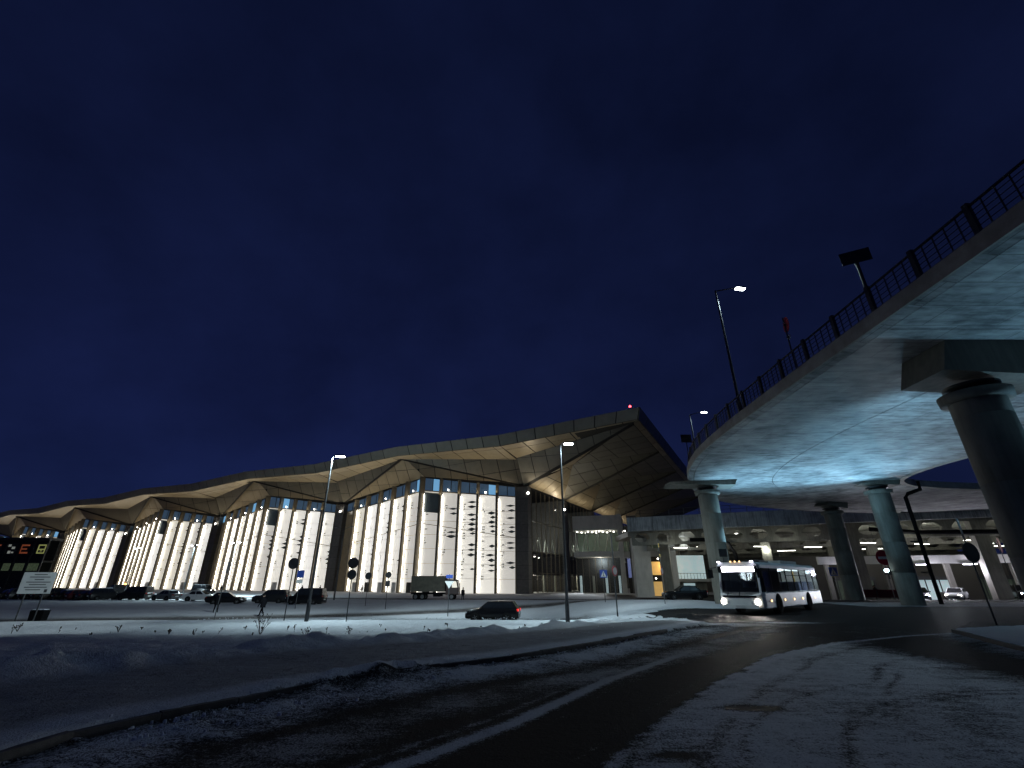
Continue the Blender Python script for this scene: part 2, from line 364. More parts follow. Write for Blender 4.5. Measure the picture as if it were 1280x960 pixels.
# ---------------------------------------------------------------- the ground sheet: snow, roads, apron
def build_ground():
    def axis(a, b, fine, lo, hi, g):
        v = list(np.arange(lo, hi, fine)); s = fine
        while v[-1] < b: s = min(s * g, 12); v.append(v[-1] + s)
        s = fine
        while v[0] > a: s = min(s * g, 12); v.insert(0, v[0] - s)
        return np.array(v)
    xs = axis(-900, 900, .13, -12, 18, 1.045); ys = axis(-40, 1500, .13, 4.5, 23, 1.035)
    X, Y = np.meshgrid(xs, ys); x = X.ravel(); y = Y.ravel()
    p1, a1 = sdist(x, y, K1); p2, _ = sdist(x, y, K2); p3, _ = sdist(x, y, K3); pc, ac = sdist(x, y, CEN)
    z = zbase(x, y)
    near = 1 - sst(y, 30, 34)
    n1 = fbm(x * 1.1, y * 1.1, 5) - .47; n2 = fbm(x * 4, y * 4, 4) - .47; n3 = fbm(x * .25, y * .25, 3) - .45
    tot = 22.8
    # height: kerb step, lumpy verge, ploughed bank
    on1 = sst(p1, -.06, .05) * (y < 23.5) * (x < 9.2)
    end = sst(((8.6 - x) * .69 + (22.2 - y) * .72), -.05, .35)
    on1 = on1 * end
    z = z + (.125 + .035 * n2) * on1
    path = sst(p1, .4, 1.0) * (1 - sst(p1, 3.6, 5.0)) * end
    lump = np.exp(-((p1 - .05) / .42) ** 2) * np.clip(1 - abs(a1 - 17.0) / 2.6, 0, 1)      # snow lying over the kerb
    z = z + lump * (.14 + .30 * n2) + np.exp(-((p1 + .75) / .5) ** 2) * sst(a1, 8, 13) * (.05 + .16 * n2) * near
    bank_d = p1 - (5.2 + .9 * n3)
    bank = np.exp(-(bank_d / .9) ** 2) * sst(p1, 3, 5) * sst(8.5 - x * .2, 0, 4) * near
    z = z + bank * (.16 + .45 * n1 + .22 * n2)
    snowy = sst(p1, 4.5, 6.0) * near
    z = z + (snowy * .10 * n1 + .05 * n2 * snowy + on1 * .04 * n1 + snowy * .07 * n2)
    # ---- cover
    cover = np.full(x.shape, .93); dirt = np.zeros(x.shape)
    road = (p1 < 0) & (p2 > 0) & (y < 26)
    in_road = sst(-p1, 0, .25) * sst(p2, -.02, .05)
    trk = np.minimum.reduce([np.abs(pc + 1.05), np.abs(pc + 2.7), np.abs(pc - 1.35), np.abs(pc - 2.9)])
    rc = .10 + .26 * sst(trk, .25, .75) * (.7 + 1.1 * n1)                                # dusting left between the wheel tracks
    rc = np.maximum(rc, .88 * np.exp(-((-p1 - .80) / 1.05) ** 2) * (.8 + .6 * n1))                # snow strip under the kerb
    rc = np.maximum(rc, .56 * np.exp(-((-p1 - 2.5) / .85) ** 2) * (1 + .9 * n1))        # slush band
    fade = 1 - sst(ac, 16.5, 21)
    rc = np.maximum(rc, .92 * np.exp(-(pc / .17) ** 2) * fade)
    rc = np.maximum(rc, .55 * np.exp(-((pc - .36) / .10) ** 2) * fade)
    rc = np.maximum(rc, .40 * np.exp(-((pc - 1.05) / .18) ** 2) * fade)
    rc = np.maximum(rc, .30 * np.exp(-((p2 - .30) / .14) ** 2))
    # apron right of the road: thin snow with tyre arcs
    ap = .69 + .08 * n3 + .16 * n1
    for off, wd, dp in ((.9, .10, .20), (2.2, .07, .28), (2.5, .06, .28), (3.4, .35, .10), (4.6, .08, .34), (4.95, .07, .32), (6.6, .3, .18), (8.4, .9, .3)):
        q = -p2 - off - .5 * n3; ap = ap - .42 * dp * np.exp(-(q / wd) ** 2) * 2.0 * sst(fbm(x * .5 + off, y * .5, 3), .25, .50)
    ang = np.arctan2(y + 2.0, x - 5.0); rad = np.hypot(x - 9.0, y - 3.0)
    for r0, wd in ((6.0, .06), (6.22, .05), (4.2, .06), (4.42, .06), (8.3, .07), (7.2, .05)):
        ap = ap - .20 * np.exp(-((rad - r0) / wd) ** 2) * sst(fbm(x * .35 + r0, y * .35, 2), .22, .42)
    for cx, cy, rx, ry in ((3.5, 8.0, .42, .14), (1.75, 6.05, .22, .10), (4.6, 11.1, .35, .15)):
        ap = ap - .8 * np.exp(-((x - cx) / rx) ** 2 - ((y - cy) / ry) ** 2)
    dk = np.exp(-((p3 - 2.1) / 1.5) ** 2) * sst(x, 8.5, 11.5)
    ap = ap - .62 * dk
    ap = np.maximum(ap, .9 * np.exp(-((-p2 - .22) / .14) ** 2) * sst(y, 8, 12))
    cover = np.where(p2 <= 0, ap, cover)
    cover = np.where((p3 < 0) & (x > 9), .88, cover)                                    # verge right of the right-hand kerb
    z = z + np.where((p3 < 0) & (x > 9), .12 * sst(-p3, 0, .12) + .05 * n1, 0)
    # junction and cross road under the bridge
    jn = sst(y, 18.6 + .0 * x, 20.0) * (1 - sst(p1, -.3, .1) * end)
    J = (y > 17.0) & (p2 > 0) & ((p1 < -.02) | (end < .5)) & (y < 40)
    jc = .16 + .22 * n1
    tipd = np.hypot((x - 9.6) * .7, (y - 22.4) * 1.5); jc = np.maximum(jc, .95 * np.exp(-(tipd / 1.9) ** 2))
    jc = np.maximum(jc, .8 * np.exp(-((x - 12.3) / 2.6) ** 2 - ((y - 23.6) / .8) ** 2))
    bl = (x < 8.0 + .35 * (y - 24)) & (y > 29.5)
    cover = np.where(road, np.clip(rc * (1 - sst(y, 19, 23)) + jc * sst(y, 19, 23), 0, 1), cover)
    cover = np.where(J & ~road, jc, cover)
    # snow left of the junction
    verge = sst(p1, 0, .06) * end
    cover = np.where((p1 > 0) & (end > .5) & (y < 27), .93, cover)
    lob = (y - 26.6) - .25 * (8.6 - x) * (x < 8.6) - .9 * n3
    cover = np.where((p1 > 0) & (y >= 22) & (x < 9), np.where((lob > 0) & (lob < 3.2) & (x > 3.6 + .6 * n1), .12, .93), cover)
    isl = (y > 35.8 + .10 * (x - 14)) & (y < 44.5) & (x > 6) & (x < 19.5)
    cover = np.where(isl, .93, cover)
    z = z + .10 * np.where(isl, sst(y, 35.8 + .10 * (x - 14), 36.2 + .10 * (x - 14)), 0)
    isr = (y > 39.0) & (y < 47) & (x > 27.5)
    cover = np.where(isr, .68 + .2 * n1, cover); dirt = np.where(isr, .45, dirt)
    cover = np.where((y > 40) & (x >= 19.5) & (x < 27.5) & (y < 90), .12, cover)
    cover = np.where((y >= 47) & (x >= 27.5) & (y < 110), .22 + .5 * np.exp(-((y + .33 * (x - 55) - 60.5) / 2.6) ** 2), cover)  # paler strip: lamp glow on the ground put into the cover
    # trodden path by the kerb, dirty verge
    dirt = np.maximum(dirt, .62 * path * near * (x < 8))
    dirt = np.maximum(dirt, .5 * np.exp(-((-p1 - 2.6) / .9) ** 2) * road)
    cover = cover - .20 * path * near * (n1 > .02)
    # lower road beyond the crest with the hatchback, and its branches
    L1 = [(-110, 16), (-60, 25.5), (-38, 33.5), (-24, 37.2), (-10, 39.3), (2, 40.2), (8, 40.6)]
    L2 = [(-42, 40), (-26, 43.5), (-14, 48), (-6, 54), (4, 64), (14, 74), (20, 88), (24, 110)]
    L3 = [(-90, 100), (-50, 92), (-20, 84), (0, 82), (14, 80)]
    for ln, wd, cv, dd in ((L1, 2.4, .50, .75), (L2, 2.9, .56, .8), (L3, 3.4, .50, .5)):
        q, _ = sdist(x, y, ln); k = np.exp(-(np.abs(q) / wd) ** 4)
        if ln is L1: k = k * (1 - sst(x, 4, 8))
        m_ = (y > 33) | (ln is L1)
        cover = np.where(m_, cover * (1 - k) + k * (cv + .35 * n1), cover); dirt = np.where(m_, np.maximum(dirt, dd * k), dirt)
        z = z - np.where(m_, .07 * k, 0)
    lot = sst(y, 52, 58) * (1 - sst(y, 84, 92)) * (1 - sst(x, -16, -8))
    cover = cover - .06 * lot; dirt = np.maximum(dirt, .18 * lot * (1 + n1 * 2))
    cover = np.clip(cover, 0, 1); dirt = np.clip(dirt, 0, 1)
    # small relief
    z = z + np.where(y < 26, .012 * n2 * cover, 0)
    nx, ny = len(xs), len(ys)
    idx = np.arange(nx * ny).reshape(ny, nx)
    F = np.stack([idx[:-1, :-1], idx[:-1, 1:], idx[1:, 1:], idx[1:, :-1]], -1).reshape(-1, 4)
    fc = cover[F].mean(1); cxx = x[F].mean(1); cyy = y[F].mean(1)
    fr = road[F].mean(1) > .5; fj = (J[F].mean(1) > .5) & (fc < .5)
    isroad = fr | fj
    isap = (p2[F].mean(1) <= 0) & ~((p3[F].mean(1) < 0) & (cxx > 9)) & ~isroad & (cyy < 20)
    zz = z
    def sub(name, sel):
        f = F[sel]; u, inv = np.unique(f, return_inverse=True); inv = inv.reshape(-1, 4)
        me = bpy.data.meshes.new(name)
        me.vertices.add(len(u)); me.vertices.foreach_set('co', np.stack([x[u], y[u], zz[u]], -1).astype(np.float32).ravel())
        me.loops.add(len(inv) * 4); me.loops.foreach_set('vertex_index', inv.ravel().astype(np.int32))
        me.polygons.add(len(inv)); me.polygons.foreach_set('loop_start', np.arange(0, len(inv) * 4, 4, dtype=np.int32))
        me.polygons.foreach_set('loop_total', np.full(len(inv), 4, np.int32))
        me.update(calc_edges=True)
        me.polygons.foreach_set('use_smooth', np.ones(len(inv), bool))
        for nm, ar in (('cover', cover), ('dirt', dirt)):
            at = me.attributes.new(nm, 'FLOAT', 'POINT'); at.data.foreach_set('value', ar[u].astype(np.float32))
        me.materials.append(SNOW); me.validate()
        o = bpy.data.objects.new(name, me); COL.objects.link(o); tag(o, kind='structure')
        return o
    tag(sub('snowy_ground', ~(isroad | isap)), 'snow covered ground with trodden and ploughed strips reaching the terminal')
    tag(sub('road', isroad), 'dark wet asphalt road with a snow streak along its middle')
    tag(sub('apron', isap), 'thinly snowed asphalt apron with tyre tracks right of the road')
build_ground()

def kerb(line, label, t0, t1, top, drop=()):
    k = tag(bpy.data.objects.new('kerb', None), label, None, None, 'structure'); COL.objects.link(k)
    pts = [Vector((a, b, 0)) for a, b in line]; L_ = [0]
    for a, b in zip(pts[:-1], pts[1:]): L_.append(L_[-1] + (b - a).length)
    def at(t):
        for i in range(len(pts) - 1):
            if t <= L_[i + 1]: return pts[i].lerp(pts[i + 1], (t - L_[i]) / (L_[i + 1] - L_[i]))
        return pts[-1]
    t = t0
    while t < t1 - .2:
        e = min(t + .985, t1); a, b = at(t), at(e)
        za, zb = zg(a.x, a.y), zg(b.x, b.y); j = random.uniform(-.012, .012)
        mb = MB(); d = (b - a).normalized(); n = Vector((-d.y, d.x, 0))
        q = [a - n * .06, b - n * .06, b + n * .05, a + n * .05]
        mb.hexa([(v.x, v.y, zz - .2) for v, zz in zip(q, (za, zb, zb, za))], [(v.x, v.y, zz + top + j) for v, zz in zip(q, (za, zb, zb, za))])
        mb.build('kerb_stone', KERB, k); t += 1.0
    return k
kerb(K1, 'long dark kerb between the snowy verge and the near road', 4.5, 29.0, .115)
kerb(K3, 'short kerb edging the snowy verge at the right', 1.0, 13.8, .12)

# ---------------------------------------------------------------- terminal building
V1 = Vector((3.1, 117.7, 0)); RV = Vector((.884, -.468, 0)); NV = Vector((-.468, -.884, 0)); G0 = -.95
def TP(s, o, z): return V1 + RV * s + NV * o + Vector((0, 0, z))
term = thing('terminal_building', 'long airport terminal with lit white glass bays under a folded bronze roof', 'terminal', TP(0, 0, G0))
TL = -Vector(term.location)
def tb(mb, name, mats, parent=None):
    """a terminal part: mesh written in world coordinates, kept in place under the terminal"""
    o = mb.build(name, mats, parent or term)
    if parent is None: o.location = TL
    return o

def clip(poly, nx, ny, d):
    out = []
    for i in range(len(poly)):
        a, b = poly[i], poly[(i + 1) % len(poly)]
        da, db = nx * a[0] + ny * a[1] - d, nx * b[0] + ny * b[1] - d
        if da <= 0: out.append(a)
        if da * db < 0: k = da / (da - db); out.append((a[0] + (b[0] - a[0]) * k, a[1] + (b[1] - a[1]) * k))
    return out
def facet(name, pts, m, e1, step=(4.5, 4.5), panels=True, gap=.10):
    """a roof facet: a dark backing sheet carrying separate metal panels below it"""
    pts = [Vector(p) for p in pts]
    n = (pts[1] - pts[0]).cross(pts[2] - pts[0]).normalized()
    if n.z > 0: n = -n                                     # faces down and out
    mb = MB(); mb.prism(pts, -n * .35); o = tb(mb, name, BACK if panels else m)
    if not panels: return o
    e1 = Vector(e1); u = (e1 - n * e1.dot(n)).normalized(); v = n.cross(u); o0 = pts[0]
    P2 = [((p - o0).dot(u), (p - o0).dot(v)) for p in pts]
    x0, x1 = min(p[0] for p in P2), max(p[0] for p in P2); y0, y1 = min(p[1] for p in P2), max(p[1] for p in P2)
    i = math.floor(x0 / step[0])
    while i * step[0] < x1:
        j = math.floor(y0 / step[1])
        while j * step[1] < y1:
            c = P2
            for a, b, d in ((1, 0, (i + 1) * step[0]), (-1, 0, -i * step[0]), (0, 1, (j + 1) * step[1]), (0, -1, -j * step[1])):
                c = clip(c, a, b, d)
                if len(c) < 3: break
            if len(c) >= 3:
                ar = abs(sum(c[k][0] * c[(k + 1) % len(c)][1] - c[(k + 1) % len(c)][0] * c[k][1] for k in range(len(c)))) / 2
                if ar > .25:
                    gx = sum(q[0] for q in c) / len(c); gy = sum(q[1] for q in c) / len(c)
                    w = max(.3, min(2.2, math.sqrt(ar)) / 2); k_ = 1 - min(.25, gap * .5 / w)
                    poly = [o0 + u * (gx + (q[0] - gx) * k_) + v * (gy + (q[1] - gy) * k_) + n * .02 for q in c]
                    pm = MB(); pm.prism(poly, n * (.06 + random.uniform(0, .02)))
                    pm.build('soffit_panel', m, o)
            j += 1
        i += 1
    return o

BAY = 63.6; NB = 6; NEGN = -NV
ZV, ZA, ZB, ZC = 24.3, 32.6, 30.7, 27.6       # soffit heights: valley, peak, back of the eave gore, top of the glazing corner
SC_, OC_ = -26.1, 7.8                          # the folded corner of each bay
for k in range(NB):
    s0 = -BAY * k
    V = TP(s0, .4, ZV); Vn = TP(s0 - BAY, .4, ZV); A = TP(s0 - 32, 11, ZA); Ap = TP(s0 + 32 if k else 32, 11 if k else 12, ZA); B = TP(s0, 4, ZB)
    Cc = TP(s0 + SC_, OC_ - .2, ZC + .1); pn = k < 3
    st = (4.5, 4.0) if k < 2 else (7, 6)
    facet('soffit_facet', [A, B, V], SHADED, RV, st, pn)
    facet('soffit_facet', [B, Ap, V], SHADED, RV, st, pn)
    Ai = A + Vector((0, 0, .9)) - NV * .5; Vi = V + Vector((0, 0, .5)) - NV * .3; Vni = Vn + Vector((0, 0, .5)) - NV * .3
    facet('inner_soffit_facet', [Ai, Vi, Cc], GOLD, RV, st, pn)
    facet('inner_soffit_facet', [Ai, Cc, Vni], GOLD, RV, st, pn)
    for q_ in (V, Vn):
        m_ = MB(); m_.bar(A, q_, .30, .62); tb(m_, 'seam_shadow_bar', BACK)  # dark bar imitates the shadow gap along the fold
    Ea = TP(s0 - 32, 13.2, ZA + .35); Eb = TP(s0, 12.6, ZB + 1.0); Ec = TP(s0 + 32 if k else 33.3, 13.2, ZA + .35)
    facet('eave_gore', [A, Ea, Eb, B], GOLD, RV, (6, 6), pn); facet('eave_gore', [B, Eb, Ec, Ap], GOLD, RV, (6, 6), pn)
    # outer fascia: separate panels
    Ta = TP(s0 - 32, 14.4, ZA + 2.5); Tb = TP(s0, 13.8, ZB + 3.4); Tc = TP(s0 + 32 if k else 34.2, 14.4, ZA + 2.5)
    fa = MB()
    for q in ((Ea, Eb, Tb, Ta), (Eb, Ec, Tc, Tb)): fa.prism(q, -NV * .4)
    fo = tb(fa, 'roof_fascia', BACK)
    for (a, b, c, d) in ((Ea, Eb, Tb, Ta), (Eb, Ec, Tc, Tb)):
        n_ = 7 if k < 3 else 3
        for i in range(n_):
            t0, t1 = i / n_ + .004, (i + 1) / n_ - .004
            for h0, h1 in ((.01, .99),):
                q = [a.lerp(b, t0).lerp(d.lerp(c, t0), h0), a.lerp(b, t1).lerp(d.lerp(c, t1), h0), a.lerp(b, t1).lerp(d.lerp(c, t1), h1), a.lerp(b, t0).lerp(d.lerp(c, t0), h1)]
                pm = MB(); pm.prism([p + NV * .03 for p in q], NV * .07); pm.build('fascia_panel', FASM, fo)
# the far (right) end: folded soffit running back along the end wall
EB = 25.6
for j in range(5):
    Pa = TP(.4, -EB * j, ZV); Pb = TP(.4, -EB * (j + 1), ZV)
    Ea = TP(32, 12 - EB * j, ZA); Eb = TP(32, 12 - EB * (j + 1), ZA); M = TP(10, -EB * j - 9.5, ZB)
    pn = j < 3
    m_ = MB(); m_.bar(Pa, Ea, .35, .9); tb(m_, 'seam_shadow_bar', BACK)  # dark bar drawn for the shadow gap of each end fold
    up = Vector((0, 0, 1.6)) + NEGN * .3
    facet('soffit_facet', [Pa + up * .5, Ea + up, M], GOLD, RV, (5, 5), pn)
    facet('soffit_facet', [Ea, Eb, M], SHADED, RV, (5, 5), pn)
    facet('soffit_facet', [M, Eb, Pb], SHADED, RV, (5, 5), pn)
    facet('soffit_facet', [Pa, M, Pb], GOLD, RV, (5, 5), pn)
    a, b = TP(33.3, 13.2 - EB * j - (1.2 if j else 0), ZA + .35), TP(33.3, 12 - EB * (j + 1), ZA + .35)
    facet('eave_gore', [Ea, a, b, Eb], GOLD, NV, (6, 6), pn)
    c, d = TP(34.2, 14.4 - EB * j - (2.4 if j else 0), ZA + 2.5), TP(34.2, 12 - EB * (j + 1), ZA + 2.5)
    fa = MB(); fa.prism([a, b, d, c], -RV * .4); fo = tb(fa, 'roof_fascia', BACK)
    for i in range(4):
        t0, t1 = i / 4 + .006, (i + 1) / 4 - .006
        q = [a.lerp(b, t0).lerp(c.lerp(d, t0), .01), a.lerp(b, t1).lerp(c.lerp(d, t1), .01), a.lerp(b, t1).lerp(c.lerp(d, t1), .99), a.lerp(b, t0).lerp(c.lerp(d, t0), .99)]
        pm = MB(); pm.prism([p + RV * .03 for p in q], RV * .07); pm.build('fascia_panel', FASM, fo)
# roof covering above (seen only from the sides)
mb = MB()
mb.prism([TP(33.5, 13, ZA + .75), TP(33.5, -EB * 5 + 12, ZA + .75), TP(-BAY * NB, -EB * 5 + 12, ZA + .75), TP(-BAY * NB, 13, ZA + .75)], (0, 0, .12))
tb(mb, 'roof_covering', BACK)

# facade: fins, lit panels with clear diamonds, strip lights, transoms, clerestory
diamond_rng = random.Random(11)
def facade_run(a, b, za, zb, ca, cb, n, lit, dens, tra, trb, fd=1.35):
    """panels from a to b ((s,o) pairs); z of clerestory top / bottom at both ends"""
    A = TP(a[0], a[1], 0); B = TP(b[0], b[1], 0); d = (B - A).normalized(); nrm = d.cross(Vector((0, 0, 1)))
    if nrm.dot(NV) < 0: nrm = -nrm
    left = d if d.dot(RV) < 0 else -d
    Z = lambda t, z: Vector((0, 0, z))
    tm = MB()
    for i in range(n):
        t0, t1 = i / n, (i + 1) / n
        p0, p1 = A.lerp(B, t0), A.lerp(B, t1)
        top0, top1 = za + (zb - za) * t0, za + (zb - za) * t1
        c0, c1 = ca + (cb - ca) * t0, ca + (cb - ca) * t1
        w = (p1 - p0).length; e = d * .32
        on = lit[i]
        mb = MB(); q = [p0 + e + Z(0, G0), p1 - e + Z(0, G0), p1 - e + Z(0, c1 - .25), p0 + e + Z(0, c0 - .25)]
        mb.prism(q, -nrm * .12)
        pan = tb(mb, 'facade_panel' if on else 'dim_panel', diamond_rng.choice(PANELS) if on else DIMP)
        # clerestory window: frame and two panes
        fr = MB()
        for (x0, y0), (x1, y1) in (((0, 0), (1, 0)), ((0, 1), (1, 1)), ((.5, 0), (.5, 1))):
            lo = lambda u, v: p0.lerp(p1, .03 + .94 * u) + Z(0, (c0 + (c1 - c0) * u) * (1 - v) + (top0 + (top1 - top0) * u) * v - .12)
            fr.bar(lo(x0, y0), lo(x1, y1), .14, .2)
        wi = tb(fr, 'clerestory_window', DARKM)
        for u0, u1 in ((.04, .485), (.515, .96)):
            lo = lambda u, v: p0.lerp(p1, u) + Z(0, (c0 + (c1 - c0) * u + .02) * (1 - v) + (top0 + (top1 - top0) * u - .2) * v)
            pm = MB(); pm.prism([lo(u0, 0), lo(u1, 0), lo(u1, 1), lo(u0, 1)], -nrm * .06)
            pm.build('pane', CLERB if diamond_rng.random() < .10 else CLER, wi)
        # fin at the start of each panel
        fm = MB(); fm.hexa([p0 - d * .27 - nrm * .2 + Z(0, G0), p0 + d * .27 - nrm * .2 + Z(0, G0), p0 + d * .27 + nrm * fd + Z(0, G0), p0 - d * .27 + nrm * fd + Z(0, G0)],
                           [p0 - d * .27 - nrm * .2 + Z(0, top0), p0 + d * .27 - nrm * .2 + Z(0, top0), p0 + d * .27 + nrm * fd + Z(0, top0), p0 - d * .27 + nrm * fd + Z(0, top0)])
        tb(fm, 'facade_fin', FIN)
        if on:
            lp = (p0 if left.dot(d) < 0 else p1) - left * .42 + nrm * .42; zt = min(c0, c1) - .5
            sm = MB(); sm.bar(lp + Z(0, G0 + .3), lp + Z(0, zt), .10, .06); tb(sm, 'strip_light', STRIP)
            # diamond shaped clear openings towards the right side of the panel
            hh = zt - G0; R_ = diamond_rng; dm = MB(); nd = dens[i]
            base = p0 if left.dot(d) < 0 else p1; rt = -left
            def dia(cx, z, hw, h): 
                c = base + rt * cx + nrm * .015 + Z(0, z)
                dm.prism([c - rt * hw, c + Z(0, -h), c + rt * hw, c + Z(0, h)], nrm * .03)
            z = G0 + 4.2 + R_.random() * 2
            while z < G0 + hh - 1.5:
                if R_.random() < nd:
                    for q_ in range(R_.randint(2, 7)):
                        if z > G0 + hh - 1.2: break
                        hw = R_.uniform(.5, 1.0) * min(1.0, .45 + nd) * w * .29
                        if R_.random() < .85: dia(w * .93 - hw, z, hw, R_.uniform(.26, .46))
                        z += R_.choice((1.18, 1.18, 1.05))
                z += R_.uniform(1.4, 4.5) * (1.25 - nd)
            z = G0 + 3 + R_.random() * 3
            while z < G0 + hh - 1:
                for q_ in range(R_.randint(1, 3)):
                    for cx in (.26, .33):
                        if R_.random() < .7:
                            c = base + rt * (w * cx) + nrm * .015 + Z(0, z); dm.prism([c + rt * .12 + Z(0, .16), c - rt * .12 + Z(0, .16), c - rt * .12 - Z(0, .16), c + rt * .12 - Z(0, .16)], nrm * .03)
                    z += .6
                z += R_.uniform(1.2, 6.0) * (1.3 - nd)
            if fd > 1.3 and abs(b[0] - a[0]) < 26 and i == n - 1:           # clear glazing across the top of the corner panel
                gm = MB(); t_ = [p0 + e + Z(0, c0 - 5.6), p1 - e + Z(0, c1 - 5.6), p1 - e + Z(0, c1 - .5), p0 + e + Z(0, c0 - .5)]; gm.prism([q_ + nrm * .02 for q_ in t_], nrm * .03); gm.build('clear_glazing', DIAM, pan)
            for q_ in range(1, 7):                                  # open joints between the sheets of glass
                zz = G0 + (zt - G0) * q_ / 7; jm = MB() if q_ == 1 else jm; jm.bar(p0 + e + nrm * .02 + Z(0, zz), p1 - e + nrm * .02 + Z(0, zz), .03, .07)
            jm.build('sheet_joint', FIN, pan)['kind'] = 'stuff'
            if dm.v: 
                o = dm.build('diamond_pattern', DIAM, pan); o['kind'] = 'stuff'
            if R_.random() < .35:                                     # ground-floor door leaf
                dd = MB(); c = base + rt * (w * .5) + nrm * .03
                dd.prism([c + rt * .9 + Z(0, G0), c - rt * .9 + Z(0, G0), c - rt * .9 + Z(0, G0 + 2.5), c + rt * .9 + Z(0, G0 + 2.5)], nrm * .06)
                dd.build('door', SIGNW if R_.random() < .5 else BACK, pan)
        ta, tbb = tra + (trb - tra) * t0, tra + (trb - tra) * t1
        tm.bar(p0 + nrm * .1 + Z(0, ta), p1 + nrm * .1 + Z(0, tbb), .08, .14)
        tm.bar(p0 + nrm * .08 + Z(0, c0 - .12), p1 + nrm * .08 + Z(0, c1 - .12), .22, .26)
    tb(tm, 'transom', FIN)
    for i in range(n):                                                  # little lamps along the clerestory sill
        if (i + n) % 2 == 0:
            p = A.lerp(B, (i + .62) / n) + nrm * .5 + Z(0, ca + (cb - ca) * (i + .62) / n + .45); lm_ = MB(); lm_.disc(p, .17, nrm + Vector((0, 0, -.4)), .12, 10); tb(lm_, 'sill_lamp', WARME)
def pier(s, o, w, dep, top, axis=RV):
    n = axis.cross(Vector((0, 0, 1))); 
    c = TP(s, o, 0); core = MB(); core.hexa(*[[c + axis * a + n * b + Vector((0, 0, z)) for a, b in ((-w / 2, -dep / 2), (w / 2, -dep / 2), (w / 2, dep / 2), (-w / 2, dep / 2))] for z in (G0, top)])
    po = tb(core, 'pier', BACK); z = G0; i = 0
    while z < top - .5:                                             # cladding courses, each its own panel
        z1 = min(z + 3.1, top); k = 1 + .06 / max(w, .1)
        pm = MB(); ww, dd = w / 2 + .06, dep / 2 + .06
        pm.hexa(*[[c + axis * a + n * b + Vector((0, 0, zz)) for a, b in ((-ww, -dd), (ww, -dd), (ww, dd), (-ww, dd))] for zz in (z + .03, z1 - .03)])
        pm.build('cladding_panel', PIER, po); z = z1
    return po
for k in range(NB):
    s0 = -BAY * k; dim = k >= 3
    dr = [.10, .55, .85, .85, .80] if k == 0 else ([.3, .35, .45, .4, .3] if k < 3 else [.7] * 5)
    dr2 = [.15, .3, .3, .35, .3, .2] if k == 0 else ([.25] * 6 if k < 3 else [.7] * 6)
    dr = dr[::-1]
    lr = [True] * 5; ll = [True, True, True, True, True, False]
    if k == 3: ll = [True, True, True, True, False, False]
    if k == 4: lr = [True, True, True, False, True]
    facade_run((s0 - 1.9, .3), (s0 + SC_, OC_), ZV - .1, ZC, 21.7, 24.1, 5, lr, dr, 11.6, 15.6, 1.35 if k < 2 else 1.6)
    facade_run((s0 + SC_, OC_), (s0 - BAY + 1.9, .3), ZC, ZV - .1, 24.1, 21.7, 6, ll, dr2, 15.6, 11.6, 1.35 if k < 2 else 1.15)
    pier(s0, .6, 3.4, 1.8, ZV - .4)
